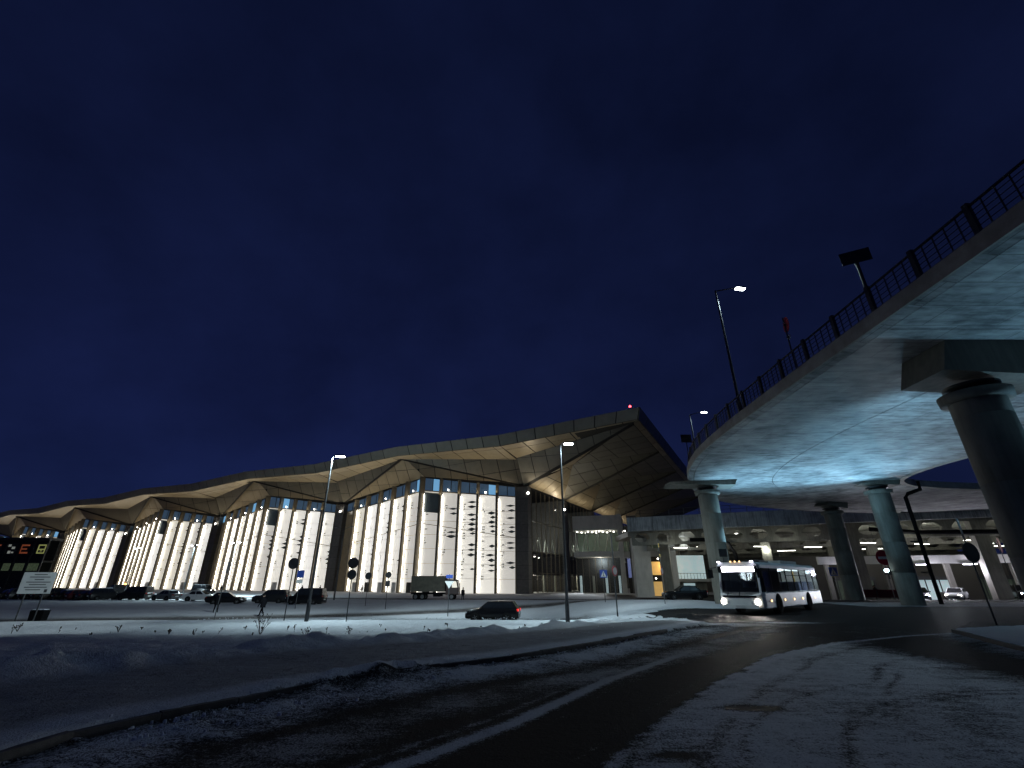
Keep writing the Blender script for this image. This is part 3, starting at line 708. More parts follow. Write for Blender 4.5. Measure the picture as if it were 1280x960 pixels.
# end wall: piers, glass panes, mullions, floors and lights inside
for j in range(4):
    pier(.2, -EB * (j + 1), 1.6, 2.6, ZV - .3)
    o0, o1 = -EB * j - 1.0, -EB * (j + 1) + 1.0; nP = 8
    for i in range(nP):
        a, b = TP(0, o0 + (o1 - o0) * (i / nP + .006), 0), TP(0, o0 + (o1 - o0) * ((i + 1) / nP - .006), 0)
        for z0, z1 in ((G0, 3.6), (3.7, 8.6), (8.7, 15.9), (16.0, ZV - .4)):
            pm = MB(); pm.prism([a + Vector((0, 0, z0)), b + Vector((0, 0, z0)), b + Vector((0, 0, z1)), a + Vector((0, 0, z1))], -RV * .06); tb(pm, 'end_wall_pane', GLASSD)
    mm = MB()
    for i in range(nP + 1):
        p = TP(.1, o0 + (o1 - o0) * i / nP, 0); mm.bar(p + Vector((0, 0, G0)), p + Vector((0, 0, ZV - .4)), .14, .26)
    for z in (3.65, 8.65, 15.95): mm.bar(TP(.1, o0, z), TP(.1, o1, z), .2, .12)
    tb(mm, 'end_wall_mullions', FIN)
    fl = MB()
    for z in (3.6, 8.6): fl.hexa([TP(-.4, o0, z - .35), TP(-.4, o1, z - .35), TP(-16, o1, z - .35), TP(-16, o0, z - .35)], [TP(-.4, o0, z), TP(-.4, o1, z), TP(-16, o1, z), TP(-16, o0, z)])
    tb(fl, 'interior_floor', PIER)
    wl = MB(); wl.prism([TP(-16, o0, G0), TP(-16, o1, G0), TP(-16, o1, 24), TP(-16, o0, 24)], -RV * .2); tb(wl, 'interior_wall', ENDI)
    wl = MB(); wl.hexa([TP(-.3, o1 - .6, G0), TP(-.3, o1 - .2, G0), TP(-16, o1 - .2, G0), TP(-16, o1 - .6, G0)], [TP(-.3, o1 - .6, 24), TP(-.3, o1 - .2, 24), TP(-16, o1 - .2, 24), TP(-16, o1 - .6, 24)]); tb(wl, 'partition', PIER)
    light('hall_light', 'POINT', TP(-5, (o0 + o1) / 2, 12.0), 1300, (.92, 1, .94), shadow_soft_size=.8); light('hall_light', 'POINT', TP(-4, (o0 + o1) / 2, 2.6), 600, (1, .95, .78), shadow_soft_size=.6)
    for i in range(7):
        for z in (12.8, 7.9):
            if random.random() < .75:
                p = TP(-3 - random.random() * 6, o0 + (o1 - o0) * (i + .5) / 7, z); dm = MB(); dm.disc(p, .22, (0, 0, -1), .12, 10); tb(dm, 'ceiling_light', DOTE)
    for i in range(5):
        st = MB(); a = TP(-2.2, o0 + (o1 - o0) * (i + .2) / 5, 8.6); st.bar(a, a + NEGN * 1.7 + Vector((0, 0, 4.1)), .22); st.bar(a + NEGN * 3.2, a + NEGN * 1.7 + Vector((0, 0, 4.1)), .22)
        tb(st, 'interior_strut', STRUT)
    for i in range(3):
        cm = MB(); cm.lathe(TP(-1.6, o0 + (o1 - o0) * (i + .7) / 3, G0), [(.35, 0), (.35, 4.5)], 12); tb(cm, 'interior_column', WHITEI if i == 0 else STRUT)
# pier floodlights (lit fixtures on the piers)
for s, o, z, e in ((1.9, 1.4, 22.0, 900), (1.4, -EB + 1.6, 21.2, 700), (-BAY + 1.0, 1.9, 21.6, 0), (-BAY * 2 + .6, 1.9, 21.3, 0), (-BAY * 3 + .6, 1.9, 20.6, 0)):
    f = thing('pier_floodlight', {0: 'bright white floodlight high on the broad dark pier right of the lit bays', 1: 'white floodlight on the slim end pier behind the tall lamp post'}.get(0 if s == 1.9 else 1 if s == 1.4 else 2,
        'small white floodlight on the pier at the left end of the %s lit bay' % {-BAY + 1.0: 'nearest', -BAY * 2 + .6: 'second', -BAY * 3 + .6: 'third'}.get(s, '')), 'floodlight', TP(s, o, z), 0, 'floodlights on the terminal piers')
    b = MB(); b.box((0, 0, -.12), (.5, .4, .5)); b.build('housing', DARKM, f)
    g = MB(); g.disc((0, 0, .14), .26, (0, 0, 1), .05, 12); g.disc((-.12, -.2, 0), .26, NV, .08, 12); g.build('lens', WARME, f)
    if e: light('pier_flood_light', 'SPOT', TP(s, o + 1.0, z + .6), e * .8, (1, .9, .72), aim=TP(s + 10, o + 6, 33), spot_size=R(150), spot_blend=.8, shadow_soft_size=.3)
# soffit uplights standing on the transoms of each bay (photo shows the inner soffit lit from below)
def uplight(a, b, z, off, e, n):
    """a row of uplights standing along the top transom, as one long lamp"""
    A_, B_ = TP(a[0], a[1], z), TP(b[0], b[1], z); d = (B_ - A_).normalized(); c = (A_ + B_) / 2 + n * off
    o = light('soffit_uplight', 'AREA', c, e, (1, .84, .55)); o.data.shape = 'RECTANGLE'; o.data.size = (B_ - A_).length * .9; o.data.size_y = .35
    Zc = -(Vector((0, 0, 1)) + n * .25).normalized(); Yc = Zc.cross(d).normalized()
    o.rotation_euler = Matrix((d, Yc, Zc)).transposed().to_euler()
for k in range(5):
    s0 = -BAY * k; f_ = (1, 1, .9, .7, .6)[k]
    uplight((s0 - 2, .3), (s0 + SC_, OC_), 22.4, 1.7, 330 * f_, (NV + RV * .3).normalized()); uplight((s0 + SC_, OC_), (s0 - BAY + 2, .3), 22.4, 1.7, 440 * f_, (NV - RV * .2).normalized())
for j in range(4): uplight((1.6, -EB * j - 2), (1.6, -EB * (j + 1) + 2), 22.0, 1.0, 260 if j == 0 else 150, RV)
for pos, lb in ((TP(32.2, 14.2, ZA + 3.0), 'red obstruction light on the roof peak at the near corner'), (TP(-BAY * 5 + 2, 13.8, ZA + 1.9), 'red obstruction light on the roof edge far to the left')):
    t = thing('obstruction_light', lb, 'warning light', pos); b = MB(); b.lathe((0, 0, -.5), [(.12, 0), (.12, .35)], 10); b.build('base', DARKM, t)
    b = MB(); b.lathe((0, 0, -.15), [(.20, 0), (.26, .2), (.12, .42)], 10); b.build('lens', REDE, t)
# ---------------------------------------------------------------- curved road bridge
ZS = 9.9                                                       # underside of the deck
def smooth(pts, n=6):
    out = []
    for i in range(len(pts) - 1):
        p0 = Vector(pts[max(i - 1, 0)]); p1 = Vector(pts[i]); p2 = Vector(pts[i + 1]); p3 = Vector(pts[min(i + 2, len(pts) - 1)])
        for k in range(n):
            t = k / n; out.append(.5 * ((2 * p1) + (-p0 + p2) * t + (2 * p0 - 5 * p1 + 4 * p2 - p3) * t * t + (-p0 + 3 * p1 - 3 * p2 + p3) * t ** 3))
    out.append(Vector(pts[-1])); return out
OUT = [(13.3, -14), (13.3, -4), (13.3, 6), (13.3, 14), (13.3, 21), (13.4, 27), (14.0, 33), (15.6, 39), (18.3, 45), (22.5, 50.5), (28.5, 55), (36, 58.5), (46, 61), (60, 63)]
JNT = [(19.6, -14), (19.6, -4), (19.6, 6), (19.6, 14), (19.6, 21), (19.7, 26), (20.2, 31), (21.3, 36), (23.4, 41), (26.8, 45.2), (31.5, 48.8), (38, 51.5), (47, 53.4), (60, 55)]
INN = [(32.5, -14), (32.5, -4), (32.5, 6), (32.5, 14), (32.5, 20), (32.5, 25), (32.5, 29), (32.5, 32), (32.6, 35), (33.2, 38), (34.6, 41), (38.5, 43.6), (47, 45.2), (60, 46.5)]
SUBD = 5
o_, j_, i_ = smooth(OUT, SUBD), smooth(JNT, SUBD), smooth(INN, SUBD)
bridge = thing('road_bridge', 'curved concrete road bridge sweeping overhead on round columns', 'bridge', (13.3, 14, 0))
BL = -Vector(bridge.location)
def bp(mb, name, mats, parent=None):
    o = mb.build(name, mats, parent or bridge)
    if parent is None: o.location = BL
    return o
def P3_(v, z): return Vector((v.x, v.y, z))
def nrm2(line, i):
    a, b = line[max(i - 1, 0)], line[min(i + 1, len(line) - 1)]; d = (b - a).normalized(); return Vector((-d.y, d.x))
def offs(line, d): return [line[i] + nrm2(line, i) * d for i in range(len(line))]
deck = MB()
eo, ei = offs(o_, .45), offs(i_, -.45)
for i in range(len(o_) - 1):
    deck.hexa([P3_(o_[i], ZS + .05), P3_(o_[i + 1], ZS + .05), P3_(i_[i + 1], ZS + .05), P3_(i_[i], ZS + .05)], [P3_(eo[i], ZS + .5), P3_(eo[i + 1], ZS + .5), P3_(ei[i + 1], ZS + .5), P3_(ei[i], ZS + .5)])
dk = bp(deck, 'deck', BACK)
# soffit panels cast between joints
def strip_panel(la, lb, i0, i1, ga, gb, name):
    mb = MB()
    for i in range(i0, i1):
        def q(l, o, ii, first, last, g):
            v = Vector(l[ii]); w = o[ii]; d = (w - v).normalized(); v = v + d * g
            if ii == first: v = v + (l[ii + 1] - l[ii]).normalized() * .02
            if ii == last: v = v - (l[ii] - l[ii - 1]).normalized() * .02
            return v
        a, b = q(la, lb, i, i0, i1, ga), q(la, lb, i + 1, i0, i1, ga); c, d = q(lb, la, i + 1, i0, i1, gb), q(lb, la, i, i0, i1, gb)
        mb.hexa([P3_(a, ZS), P3_(b, ZS), P3_(c, ZS), P3_(d, ZS)], [P3_(a, ZS + .06), P3_(b, ZS + .06), P3_(c, ZS + .06), P3_(d, ZS + .06)])
    return bp(mb, name, CONC, dk)
nseg = len(o_) - 1
for i0 in range(0, nseg, SUBD):
    i1 = min(i0 + SUBD, nseg)
    strip_panel(o_, j_, i0, i1, .03, .025, 'soffit_panel')
for i0 in range(2, nseg, SUBD * 2):
    i1 = min(i0 + SUBD * 2, nseg)
    strip_panel(j_, i_, i0, i1, .025, .02, 'soffit_panel')
# chamfered drip strip and fascia units along the outer edge
f1, f2, f3 = offs(o_, .03), offs(o_, .42), offs(o_, .5)
for i0 in range(0, nseg, 3):
    i1 = min(i0 + 3, nseg); ch = MB(); fa = MB()
    for i in range(i0, i1):
        ch.hexa([P3_(f1[i], ZS - .02), P3_(f1[i + 1], ZS - .02), P3_(f2[i + 1], ZS + .04), P3_(f2[i], ZS + .04)], [P3_(f1[i], ZS + .2), P3_(f1[i + 1], ZS + .2), P3_(f2[i + 1], ZS + .2), P3_(f2[i], ZS + .2)])
        fa.hexa([P3_(f2[i], ZS + .045), P3_(f2[i + 1], ZS + .045), P3_(f3[i + 1], ZS + .05), P3_(f3[i], ZS + .05)], [P3_(f2[i], ZS + .58), P3_(f2[i + 1], ZS + .58), P3_(f3[i + 1], ZS + .58), P3_(f3[i], ZS + .58)])
    bp(ch, 'drip_strip', CONC); bp(fa, 'fascia_unit', FASC)
g1, g2 = offs(i_, -.03), offs(i_, -.5); ife = MB()
for i in range(nseg):
    ife.hexa([P3_(g2[i], ZS), P3_(g2[i + 1], ZS), P3_(g1[i + 1], ZS), P3_(g1[i], ZS)], [P3_(g2[i], ZS + .6), P3_(g2[i + 1], ZS + .6), P3_(g1[i + 1], ZS + .6), P3_(g1[i], ZS + .6)])
bp(ife, 'inner_fascia', FASC)

def column(x, y, ztop, r=.82, head=None, rz=0, head_z=None):
    z0 = zg(x, y) - .3; hz = head_z or ztop
    prof = [(r, z0)]; zz = z0 + 2.7
    while zz < hz - 1.3: prof += [(r, zz), (r - .018, zz + .012), (r - .018, zz + .035), (r, zz + .047)]; zz += 2.4
    cm = MB(); cm.lathe((x, y, 0), prof + [(r, hz - .95)], 32); c = bp(cm, 'column', COLC)
    kb = MB(); kb.lathe((x, y, 0), [(r + .003, hz - .94), (r + .22, hz - .93), (r + .25, hz - .62), (r + .16, hz - .60)], 32); kb.build('collar', COLC, c)
    pl = MB(); pl.lathe((x, y, 0), [(r * .8, hz - .60), (r * .8, hz - .42), (r * 1.02, hz - .41), (r * 1.02, hz - .30)], 24); pl.build('bearing', DARKM, c)
    if head:
        a, b, hw, th = head                                      # crosshead from -a to +b along local x
        hm = MB(); ca, sa = math.cos(rz), math.sin(rz)
        def pt(u, v, z): return (x + u * ca - v * sa, y + u * sa + v * ca, z)
        zb, zt = hz - .30, ZS - .002
        hm.hexa([pt(-a, -hw, zb + .25), pt(b, -hw, zb), pt(b, hw, zb), pt(-a, hw, zb + .25)], [pt(-a + .45, -hw, zt), pt(b + .2, -hw, zt), pt(b + .2, hw, zt), pt(-a + .45, hw, zt)])
        bp(hm, 'crosshead', COLC)
    return c
column(17.3, 15.8, ZS, .82, (1.75, 2.6, 1.0, 1), R(0), 8.75)
column(27.8, 15.8, ZS, .82, (3.0, 3.1, 1.05, 1), 0, 8.75)
column(17.5, 41.3, ZS, .82, (3.6, 2.2, 1.1, 1), R(-12), 9.75)
column(32.6, 41.0, ZS, .82, (1.5, 1.4, .8, 1), R(-12), 9.75)
column(36.2, 53.0, ZS, .85, (1.6, 1.6, .8, 1), R(20), 9.6)
# railing
rail = thing('bridge_railing', 'dark metal railing with thick posts along the curved bridge edge', 'railing', (13.0, 14, ZS + .58))
RL = -Vector(rail.location); re = offs(o_, .22)
acc = 0; Lr = [0]
for a, b in zip(re[:-1], re[1:]): acc += (b - a).length; Lr.append(acc)
def rat(t):
    for i in range(len(re) - 1):
        if t <= Lr[i + 1]: return re[i].lerp(re[i + 1], (t - Lr[i]) / (Lr[i + 1] - Lr[i]))
    return re[-1]
ZT = ZS + .58
t = 14.0; prev = None; barm = None; postm = None
while t < acc - 18:
    p = rat(t); q = rat(t + .1); an = math.atan2((q - p).y, (q - p).x)
    if postm is None:
        m_ = MB(); m_.box((0, 0, .6), (.16, .12, 1.2)); m_.box((0, 0, .02), (.26, .22, .04)); postm = m_.mesh('railing_post', DARKM)
        m_ = MB(); m_.box((0, 0, .56), (.03, .03, 1.02)); barm = m_.mesh('railing_bar', DARKM)
    inst('post', postm, rail, Vector((p.x, p.y, ZT)) + RL, an)
    e = rat(t + 2.0)
    for k in range(1, 5):
        b = rat(t + 2.0 * k / 5); inst('bar', barm, rail, Vector((b.x, b.y, ZT)) + RL, an)
    for z, w in ((1.08, .06), (.90, .018), (.72, .018), (.54, .018), (.36, .018), (.18, .03)):
        m_ = MB(); m_.bar(P3_(p, ZT + z), P3_(e, ZT + z), w); o = m_.build('rail', DARKM, rail); o.location = RL
    t += 2.0

# drain pipe on the column with bent top
dp = thing('drain_pipe', 'black drain pipe bent along the front of a round column', 'pipe', (34.3, 40.6, 0))
m_ = MB(); zb = zg(34.3, 40.2)
m_.tube([(35.9, 40.4, ZS - .05), (35.9, 40.4, ZS - .75), (34.6, 40.3, ZS - 1.15), (34.2, 40.2, ZS - 1.5), (34.2, 40.2, 4), (34.2, 40.2, zb + .1)], .15, 10)
o = m_.build('pipe', PLASTIC, dp); o.location = (-34.3, -40.6, 0)
for z in (7.2, 4.8, 2.4):
    m_ = MB(); m_.box((34.0, 40.5, z), (.7, .12, .1)); o = m_.build('bracket', DARKM, dp); o.location = (-34.3, -40.6, 0)
m_ = MB(); pc = thing('conduit_pipe', 'thin black conduit running down the big near column', 'pipe', (18.0, 15.0, 0))
m_.tube([(18.1, 14.94, 7.2), (18.0, 14.9, 5), (18.0, 14.9, zg(18, 14.9))], .035, 8); o = m_.build('conduit', PLASTIC, pc); o.location = (-18.0, -15.0, 0)
m_ = MB(); m_.box((18.0, 14.93, 4.4), (.2, .1, .25)); o = m_.build('clamp_box', DARKM, pc); o.location = (-18, -15, 0)

# floodlights on the columns, washing the soffit
def floodlight(x, y, z, aim, e, label, spread=120, r=.25):
    a = Vector(aim) - Vector((x, y, z)); a.normalize()
    f = thing('column_floodlight', label, 'floodlight', (x, y, z), 0, 'floodlights on the bridge columns')
    b = MB(); b.box((0, 0, 0), (.34, .42, .36)); b.bar((0, 0, -.1), (0, 0, -.5), .1); b.build('housing', DARKM, f)
    g = MB(); g.disc(a * .20, .17, a, .06, 14); g.build('lens', FLOODE, f)
    light('column_flood_light', 'SPOT', Vector((x, y, z)) + a * .32, e, (.33, .70, 1.0), aim=aim, spot_size=R(spread), spot_blend=.8, shadow_soft_size=r)
floodlight(31.62, 41.45, 2.4, (26.0, 36.5, ZS), 6400, 'floodlight at the foot of the round column that carries the drain pipe', 92)
floodlight(18.62, 41.0, 2.3, (23.0, 38.8, ZS), 4200, 'floodlight low on the round column behind the bus front', 118)
floodlight(18.5, 16.5, 3.0, (23.8, 23.0, ZS), 3000, 'floodlight on the far side of the big near column', 90)
floodlight(26.6, 15.2, 3.0, (19.0, 9.5, ZS), 3000, 'floodlight on the column just outside the right edge', 88)

# ---------------------------------------------------------------- departures viaduct with coffered underside
via = thing('departures_viaduct', 'upper level concrete viaduct with hexagon pierced beams underneath behind the curved bridge', 'viaduct', (45, 60, 0))
VL = -Vector(via.location)
def vp(mb, name, mats, parent=None):
    o = mb.build(name, mats, parent or via)
    if parent is None: o.location = VL
    return o
VA, VB = Vector((18.5, 76, 0)), Vector((78, 50, 0)); VD = (VB - VA).normalized(); VN = Vector((-VD.y, VD.x, 0)); VLEN = (VB - VA).length
VZ = 9.1; DEPTH = 72
def VP(u, v, z): return VA + VD * u + VN * v + Vector((0, 0, z))
dm = MB(); dm.hexa([VP(0, 0, VZ + .95), VP(VLEN, 0, VZ + .95), VP(VLEN, DEPTH, VZ + .95), VP(0, DEPTH, VZ + .95)], [VP(0, 0, VZ + 1.4), VP(VLEN, 0, VZ + 1.4), VP(VLEN, DEPTH, VZ + 1.4), VP(0, DEPTH, VZ + 1.4)]); vdeck = vp(dm, 'deck', BACK)
u = 0
while u < VLEN - .5:                                            # stained parapet panels
    e = min(u + 4.0, VLEN); m_ = MB(); m_.hexa([VP(u + .03, -.35, VZ - .1), VP(e - .03, -.35, VZ - .1), VP(e - .03, -.02, VZ - .1), VP(u + .03, -.02, VZ - .1)], [VP(u + .03, -.35, VZ + 2.0), VP(e - .03, -.35, VZ + 2.0), VP(e - .03, -.02, VZ + 2.0), VP(u + .03, -.02, VZ + 2.0)])
    vp(m_, 'parapet_panel', PARA); u = e
# ceiling slab, and cellular beams with hexagonal openings crossing below it
van = math.atan2(VD.y, VD.x); lightcells = []
a = MB(); a.hexa([VP(.1, .05, VZ + .3), VP(VLEN, .05, VZ + .3), VP(VLEN, DEPTH, VZ + .3), VP(.1, DEPTH, VZ + .3)], [VP(.1, .05, VZ + .9), VP(VLEN, .05, VZ + .9), VP(VLEN, DEPTH, VZ + .9), VP(.1, DEPTH, VZ + .9)]); vp(a, 'ceiling_slab', COLC)
CW, CH = 3.4, 2.3; seg = MB(); sq = []; hx = []
for x, z in ((1, 0), (1, 1), (.5, 1), (-.5, 1), (-1, 1), (-1, 0), (-1, -1), (-.5, -1), (.5, -1), (1, -1)): sq.append((x * CW * .497, z * CH / 2))
for x, z in ((1.25, 0), (1.0, .36), (.62, .68), (-.62, .68), (-1.0, .36), (-1.25, 0), (-1.0, -.36), (-.62, -.68), (.62, -.68), (1.0, -.36)): hx.append((x, z))
n = 10; vs = [(x, y, z) for y in (-.3, .3) for r_ in (sq, hx) for x, z in r_]; fs = []
for q in range(n):
    w = (q + 1) % n
    fs += [(q, w, n + w, n + q), (2 * n + w, 2 * n + q, 3 * n + q, 3 * n + w), (n + q, n + w, 3 * n + w, 3 * n + q), (w, q, 2 * n + q, 2 * n + w)]
seg.add(vs, fs); sme = seg.mesh('beam_segment', COLC)
for v in (3.0, 19, 37, 55):
    bmo = tag(bpy.data.objects.new('cellular_beam', None)); COL.objects.link(bmo); bmo.parent = via; bmo.location = VL
    for q in range(int(VLEN / CW)): inst('beam_segment', sme, bmo, VP((q + .5) * CW, v, VZ + .3 - CH / 2), van)
for iu in range(15):
    for iv in range(13):
        if iv % 4 != 0 and (iu * 7 + iv * 3) % 5 == 0: lightcells.append(VP((iu + 1.0) * 4, (iv + .5) * 4, VZ + .24))
lm = MB(); lm.lathe((0, 0, 0), [(.18, -.02), (.26, .0), (.26, .055)], 12); lme = None
for p in lightcells:
    if lme is None:
        l_ = thing('deck_downlight', 'small round downlight set in the viaduct ceiling between the pierced beams', 'light', p, 0, 'downlights under the viaduct')
        a = MB(); a.lathe((0, 0, 0), [(.30, .0), (.30, .05)], 12); a.build('rim', DARKM, l_)
        a = MB(); a.disc((0, 0, -.005), .24, (0, 0, -1), .05, 12); a.build('lens', DOTE, l_); lme = l_
    else:
        l_ = copy_tree(lme); l_.location = p
for u, v, w in ((4, 12, 1.5), (12, 6, 1.4), (20, 14, 1.4), (12, 26, 1.4), (24, 30, 1.4), (30.0, 3.0, 1.5), (44, 3.5, 1.5), (36, 20, 1.4), (50, 20, 1.4), (62, 6, 1.5), (4, 34, 1.4), (33, 36, 1.4)):
    p = VP(u, v, 0); z0 = zg(p.x, p.y) - .2; m_ = MB(); m_.hexa([p + VD * a + VN * b + Vector((0, 0, z0)) for a, b in ((-w / 2, -w / 2), (w / 2, -w / 2), (w / 2, w / 2), (-w / 2, w / 2))], [p + VD * a + VN * b + Vector((0, 0, VZ + .1)) for a, b in ((-w / 2, -w / 2), (w / 2, -w / 2), (w / 2, w / 2), (-w / 2, w / 2))]); vp(m_, 'pillar', COLC)
a = MB(); a.hexa([VP(0, DEPTH, -1), VP(VLEN, DEPTH, -1), VP(VLEN, DEPTH + .5, -1), VP(0, DEPTH + .5, -1)], [VP(0, DEPTH, VZ + 1), VP(VLEN, DEPTH, VZ + 1), VP(VLEN, DEPTH + .5, VZ + 1), VP(0, DEPTH + .5, VZ + 1)]); vp(a, 'rear_wall', PIER)
vr = thing('viaduct_railing', 'thin railing along the top of the stained viaduct parapet', 'railing', VP(0, -.2, VZ + 2.0)); VRL = -Vector(vr.location)
u = 0; pm_ = None
while u < VLEN:
    p = VP(u, -.2, VZ + 2.0)
    if pm_ is None: a = MB(); a.box((0, 0, .55), (.08, .08, 1.1)); pm_ = a.mesh('railing_post', DARKM)
    inst('post', pm_, vr, p + VRL, van); u += 2.2
for z in (1.05, .55):
    a = MB(); a.bar(VP(0, -.2, VZ + 2 + z), VP(VLEN, -.2, VZ + 2 + z), .05); o = a.build('rail', DARKM, vr); o.location = VRL
# lights under the viaduct (its downlights)
for u, v, e_, dz_ in [q_ + (2.6,) for q_ in ((6, .8, 45), (14, .8, 60), (22, .8, 45), (36, .8, 60), (48, .8, 60), (8, 12, 120), (20, 13, 130), (33, 13, 150), (46, 13, 150), (14, 30, 120), (30, 30, 120), (46, 30, 120))] + [(35, 7, 55, .75), (41, 10, 55, .75), (47, 6, 55, .75), (53, 11, 55, .75), (44, 24, 60, .8), (38, 26, 60, .8), (50, 25, 60, .8), (10, 9, 40, .75), (18, 8, 40, .75)]:
    light('viaduct_light', 'POINT', VP(u, v, VZ - dz_), e_ * 1.7, (.95, 1, .90), shadow_soft_size=.25)

# drop-off hall under the viaduct: beam with tube lights, back wall
hall = thing('drop_off_hall', 'low lit drop off hall with a pale beam under the viaduct at the right', 'hall', (58, 66, -.8)); HL = -Vector(hall.location)
def hp(mb, name, mats):
    o = mb.build(name, mats, hall); o.location = HL; return o
a = MB(); a.hexa([(43, 68.6, 3.9), (76, 57.6, 3.9), (76.2, 58.2, 3.9), (43.2, 69.2, 3.9)], [(43, 68.6, 4.9), (76, 57.6, 4.9), (76.2, 58.2, 4.9), (43.2, 69.2, 4.9)]); hp(a, 'beam', PALE)
for k, xx in enumerate((44, 50.5, 57, 63.5, 70)):
    yy = 68.6 - (xx - 43) / 3 + .35; a = MB(); a.box((xx, yy, 1.5), (.55, .55, 4.8), R(-18)); hp(a, 'post', COLC)
a = MB(); a.prism([(42, 82, -1), (90, 66, -1), (90, 66, 5.5), (42, 82, 5.5)], (0, .3, 0)); hp(a, 'back_wall', BACK)
for xx, ww, mm in ((80, 3, WHITEI),):
    yy = 82 - (xx - 42) / 3 - .06; a = MB(); a.prism([(xx - ww / 2, yy + ww / 6, -.6), (xx + ww / 2, yy - ww / 6, -.6), (xx + ww / 2, yy - ww / 6, 2.4), (xx - ww / 2, yy + ww / 6, 2.4)], (0, -.08, 0)); hp(a, 'lit_doorway', mm)
for i, xx in enumerate((46.0, 54.2, 59.0, 64.2)):
    yy = 68.6 - (xx - 43) / 3 - .25; t_ = thing('tube_light', '%s of the bluish tube lights hung along the pale beam, counted from the left' % ('first', 'second', 'third', 'fourth')[i], 'light', (xx, yy, 3.78), R(-18), 'tube lights along the beam')
    a = MB(); a.box((0, 0, .07), (1.5, .3, .1)); a.build('housing', DARKM, t_); a = MB(); a.box((0, 0, -.03), (1.4, .24, .09)); a.build('tube', TUBEE, t_)
    light('tube_glow', 'POINT', (xx, yy - .5, 3.2), 420, (.82, .80, 1), shadow_soft_size=.4)

# shop fronts, strip lamps and ducts under the viaduct
for i, (u, v, w, m_, lb) in enumerate(((21, 44, 6, WHITEI, 'bright white shop front glazed from end to end, far under the viaduct'), (31, 40, 5, GREENI, 'dim greenish shop front far under the viaduct'), (40, 42, 7, WHITEI, 'wide white lit waiting room front under the viaduct'), (51, 44, 5, GREENI, 'dim green lit kiosk front far under the viaduct'))):
    xx = (45.5, 53.5, 62.0, 71.0)[i]; yy = 82 - (xx - 42) / 3 - .9; t_ = thing('shop_front', lb, 'shop front', (xx, yy, zg(xx, yy)), R(-18.4))
    a = MB(); a.box((0, .6, 1.4), (w, .1, 2.8)); a.build('lit_back', m_, t_)
    a = MB(); a.box((0, .3, 3.0), (w + .4, .8, .5)); a.build('canopy', DARKM, t_)
    for k in range(5): a = MB(); a.box((-w / 2 + k * w / 4, 0, 1.4), (.12, .12, 2.8)); a.build('mullion', DARKM, t_)
    for k in range(3): a = MB(); a.box((-w * .3 + k * w * .28, .45, .55), (.7, .2, 1.1)); a.build('counter', PIER, t_)
for i, (u, v, l_) in enumerate(((7, 8, 2.4), (12, 17, 2.4), (19, 10, 2.2), (27, 15, 2.6), (33, 8, 2.4), (37, 24, 3.0), (41, 14, 2.4), (45, 8, 2.4), (49, 16, 3.0), (54, 24, 3.0), (52, 9, 2.2), (24, 24, 3.0))):
    p = VP(u, v, VZ - 2.2); t_ = thing('strip_lamp', 'slim white strip lamp hanging under the viaduct between the pierced beams', 'light', p, van + (.0 if i % 2 else .5), 'strip lamps under the viaduct')
    a = MB(); a.box((0, 0, .05), (l_, .16, .08)); a.build('housing', DARKM, t_); a = MB(); a.box((0, 0, -.02), (l_ - .1, .12, .06)); a.build('tube', DOTE, t_)
    for s_ in (-1, 1): a = MB(); a.box((s_ * l_ * .4, 0, 1.3), (.03, .03, 2.5)); a.build('hanger', DARKM, t_)
for lb, pts in (('black duct pipe curving under the viaduct behind the bus', [VP(9, 1.6, 7.6), VP(13, 1.7, 7.5), VP(14.4, 1.8, 6.9), VP(15, 1.8, 5.5), VP(15.2, 1.8, 0)]), ('long dark duct slung below the viaduct at the right', [VP(32, 1.2, 8.2), VP(37, 1.2, 7.6), VP(45, 1.2, 7.4), VP(56, 1.2, 7.4)])):
    a = MB(); a.tube(pts, .28, 10); tag(a.build('duct', PLASTIC), lb, 'duct')

# ---------------------------------------------------------------- entrance gallery at the end of the terminal
gal = thing('entrance_gallery', 'pale concrete gallery frame with lit truss struts beside the terminal end wall', 'gallery', (24, 118, G0)); GLc = -Vector(gal.location)
def gp(mb, name, mats):
    o = mb.build(name, mats, gal); o.location = GLc; return o
GA, GB = Vector((15.6, 122, 0)), Vector((36.5, 116, 0)); GD = (GB - GA).normalized(); GN = Vector((-GD.y, GD.x, 0)); GLn = (GB - GA).length
def GP(u, v, z): return GA + GD * u + GN * v + Vector((0, 0, z))
def gbox(u0, u1, v0, v1, z0, z1): 
    a = MB(); a.hexa([GP(u0, v0, z0), GP(u1, v0, z0), GP(u1, v1, z0), GP(u0, v1, z0)], [GP(u0, v0, z1), GP(u1, v0, z1), GP(u1, v1, z1), GP(u0, v1, z1)]); return a
gp(gbox(0, 12.2, 0, 9, 13.7, 17.2), 'roof_slab', PALE); gp(gbox(0, 12.2, 0, 9, 7.3, 8.6), 'floor_slab', PALE)
gp(gbox(11.2, 12.3, -.2, .9, G0, 17.4), 'corner_column', PALE); gp(gbox(13.6, 16.0, .5, 2.5, G0, 17.0), 'stair_tower', PIER)
gp(gbox(12.4, GLn, 1.0, 9, 7.2, 8.5), 'floor_slab', PALE); gp(gbox(14.5, GLn, 3.0, 9, 13.0, 16.0), 'roof_slab', COLC)
gp(gbox(0, GLn, 8.5, 9, 8.6, 13.6), 'back_wall', GREENI)
gp(gbox(12.6, 21, 6, 6.3, 2.6, 7.1), 'blue_window', BLUEW); gp(gbox(12.8, 21, 1.4, 1.8, G0, 2.5), 'dark_screen', BACK)
gp(gbox(0, 11, 5.5, 5.9, G0, 7.2), 'back_screen', BACK)
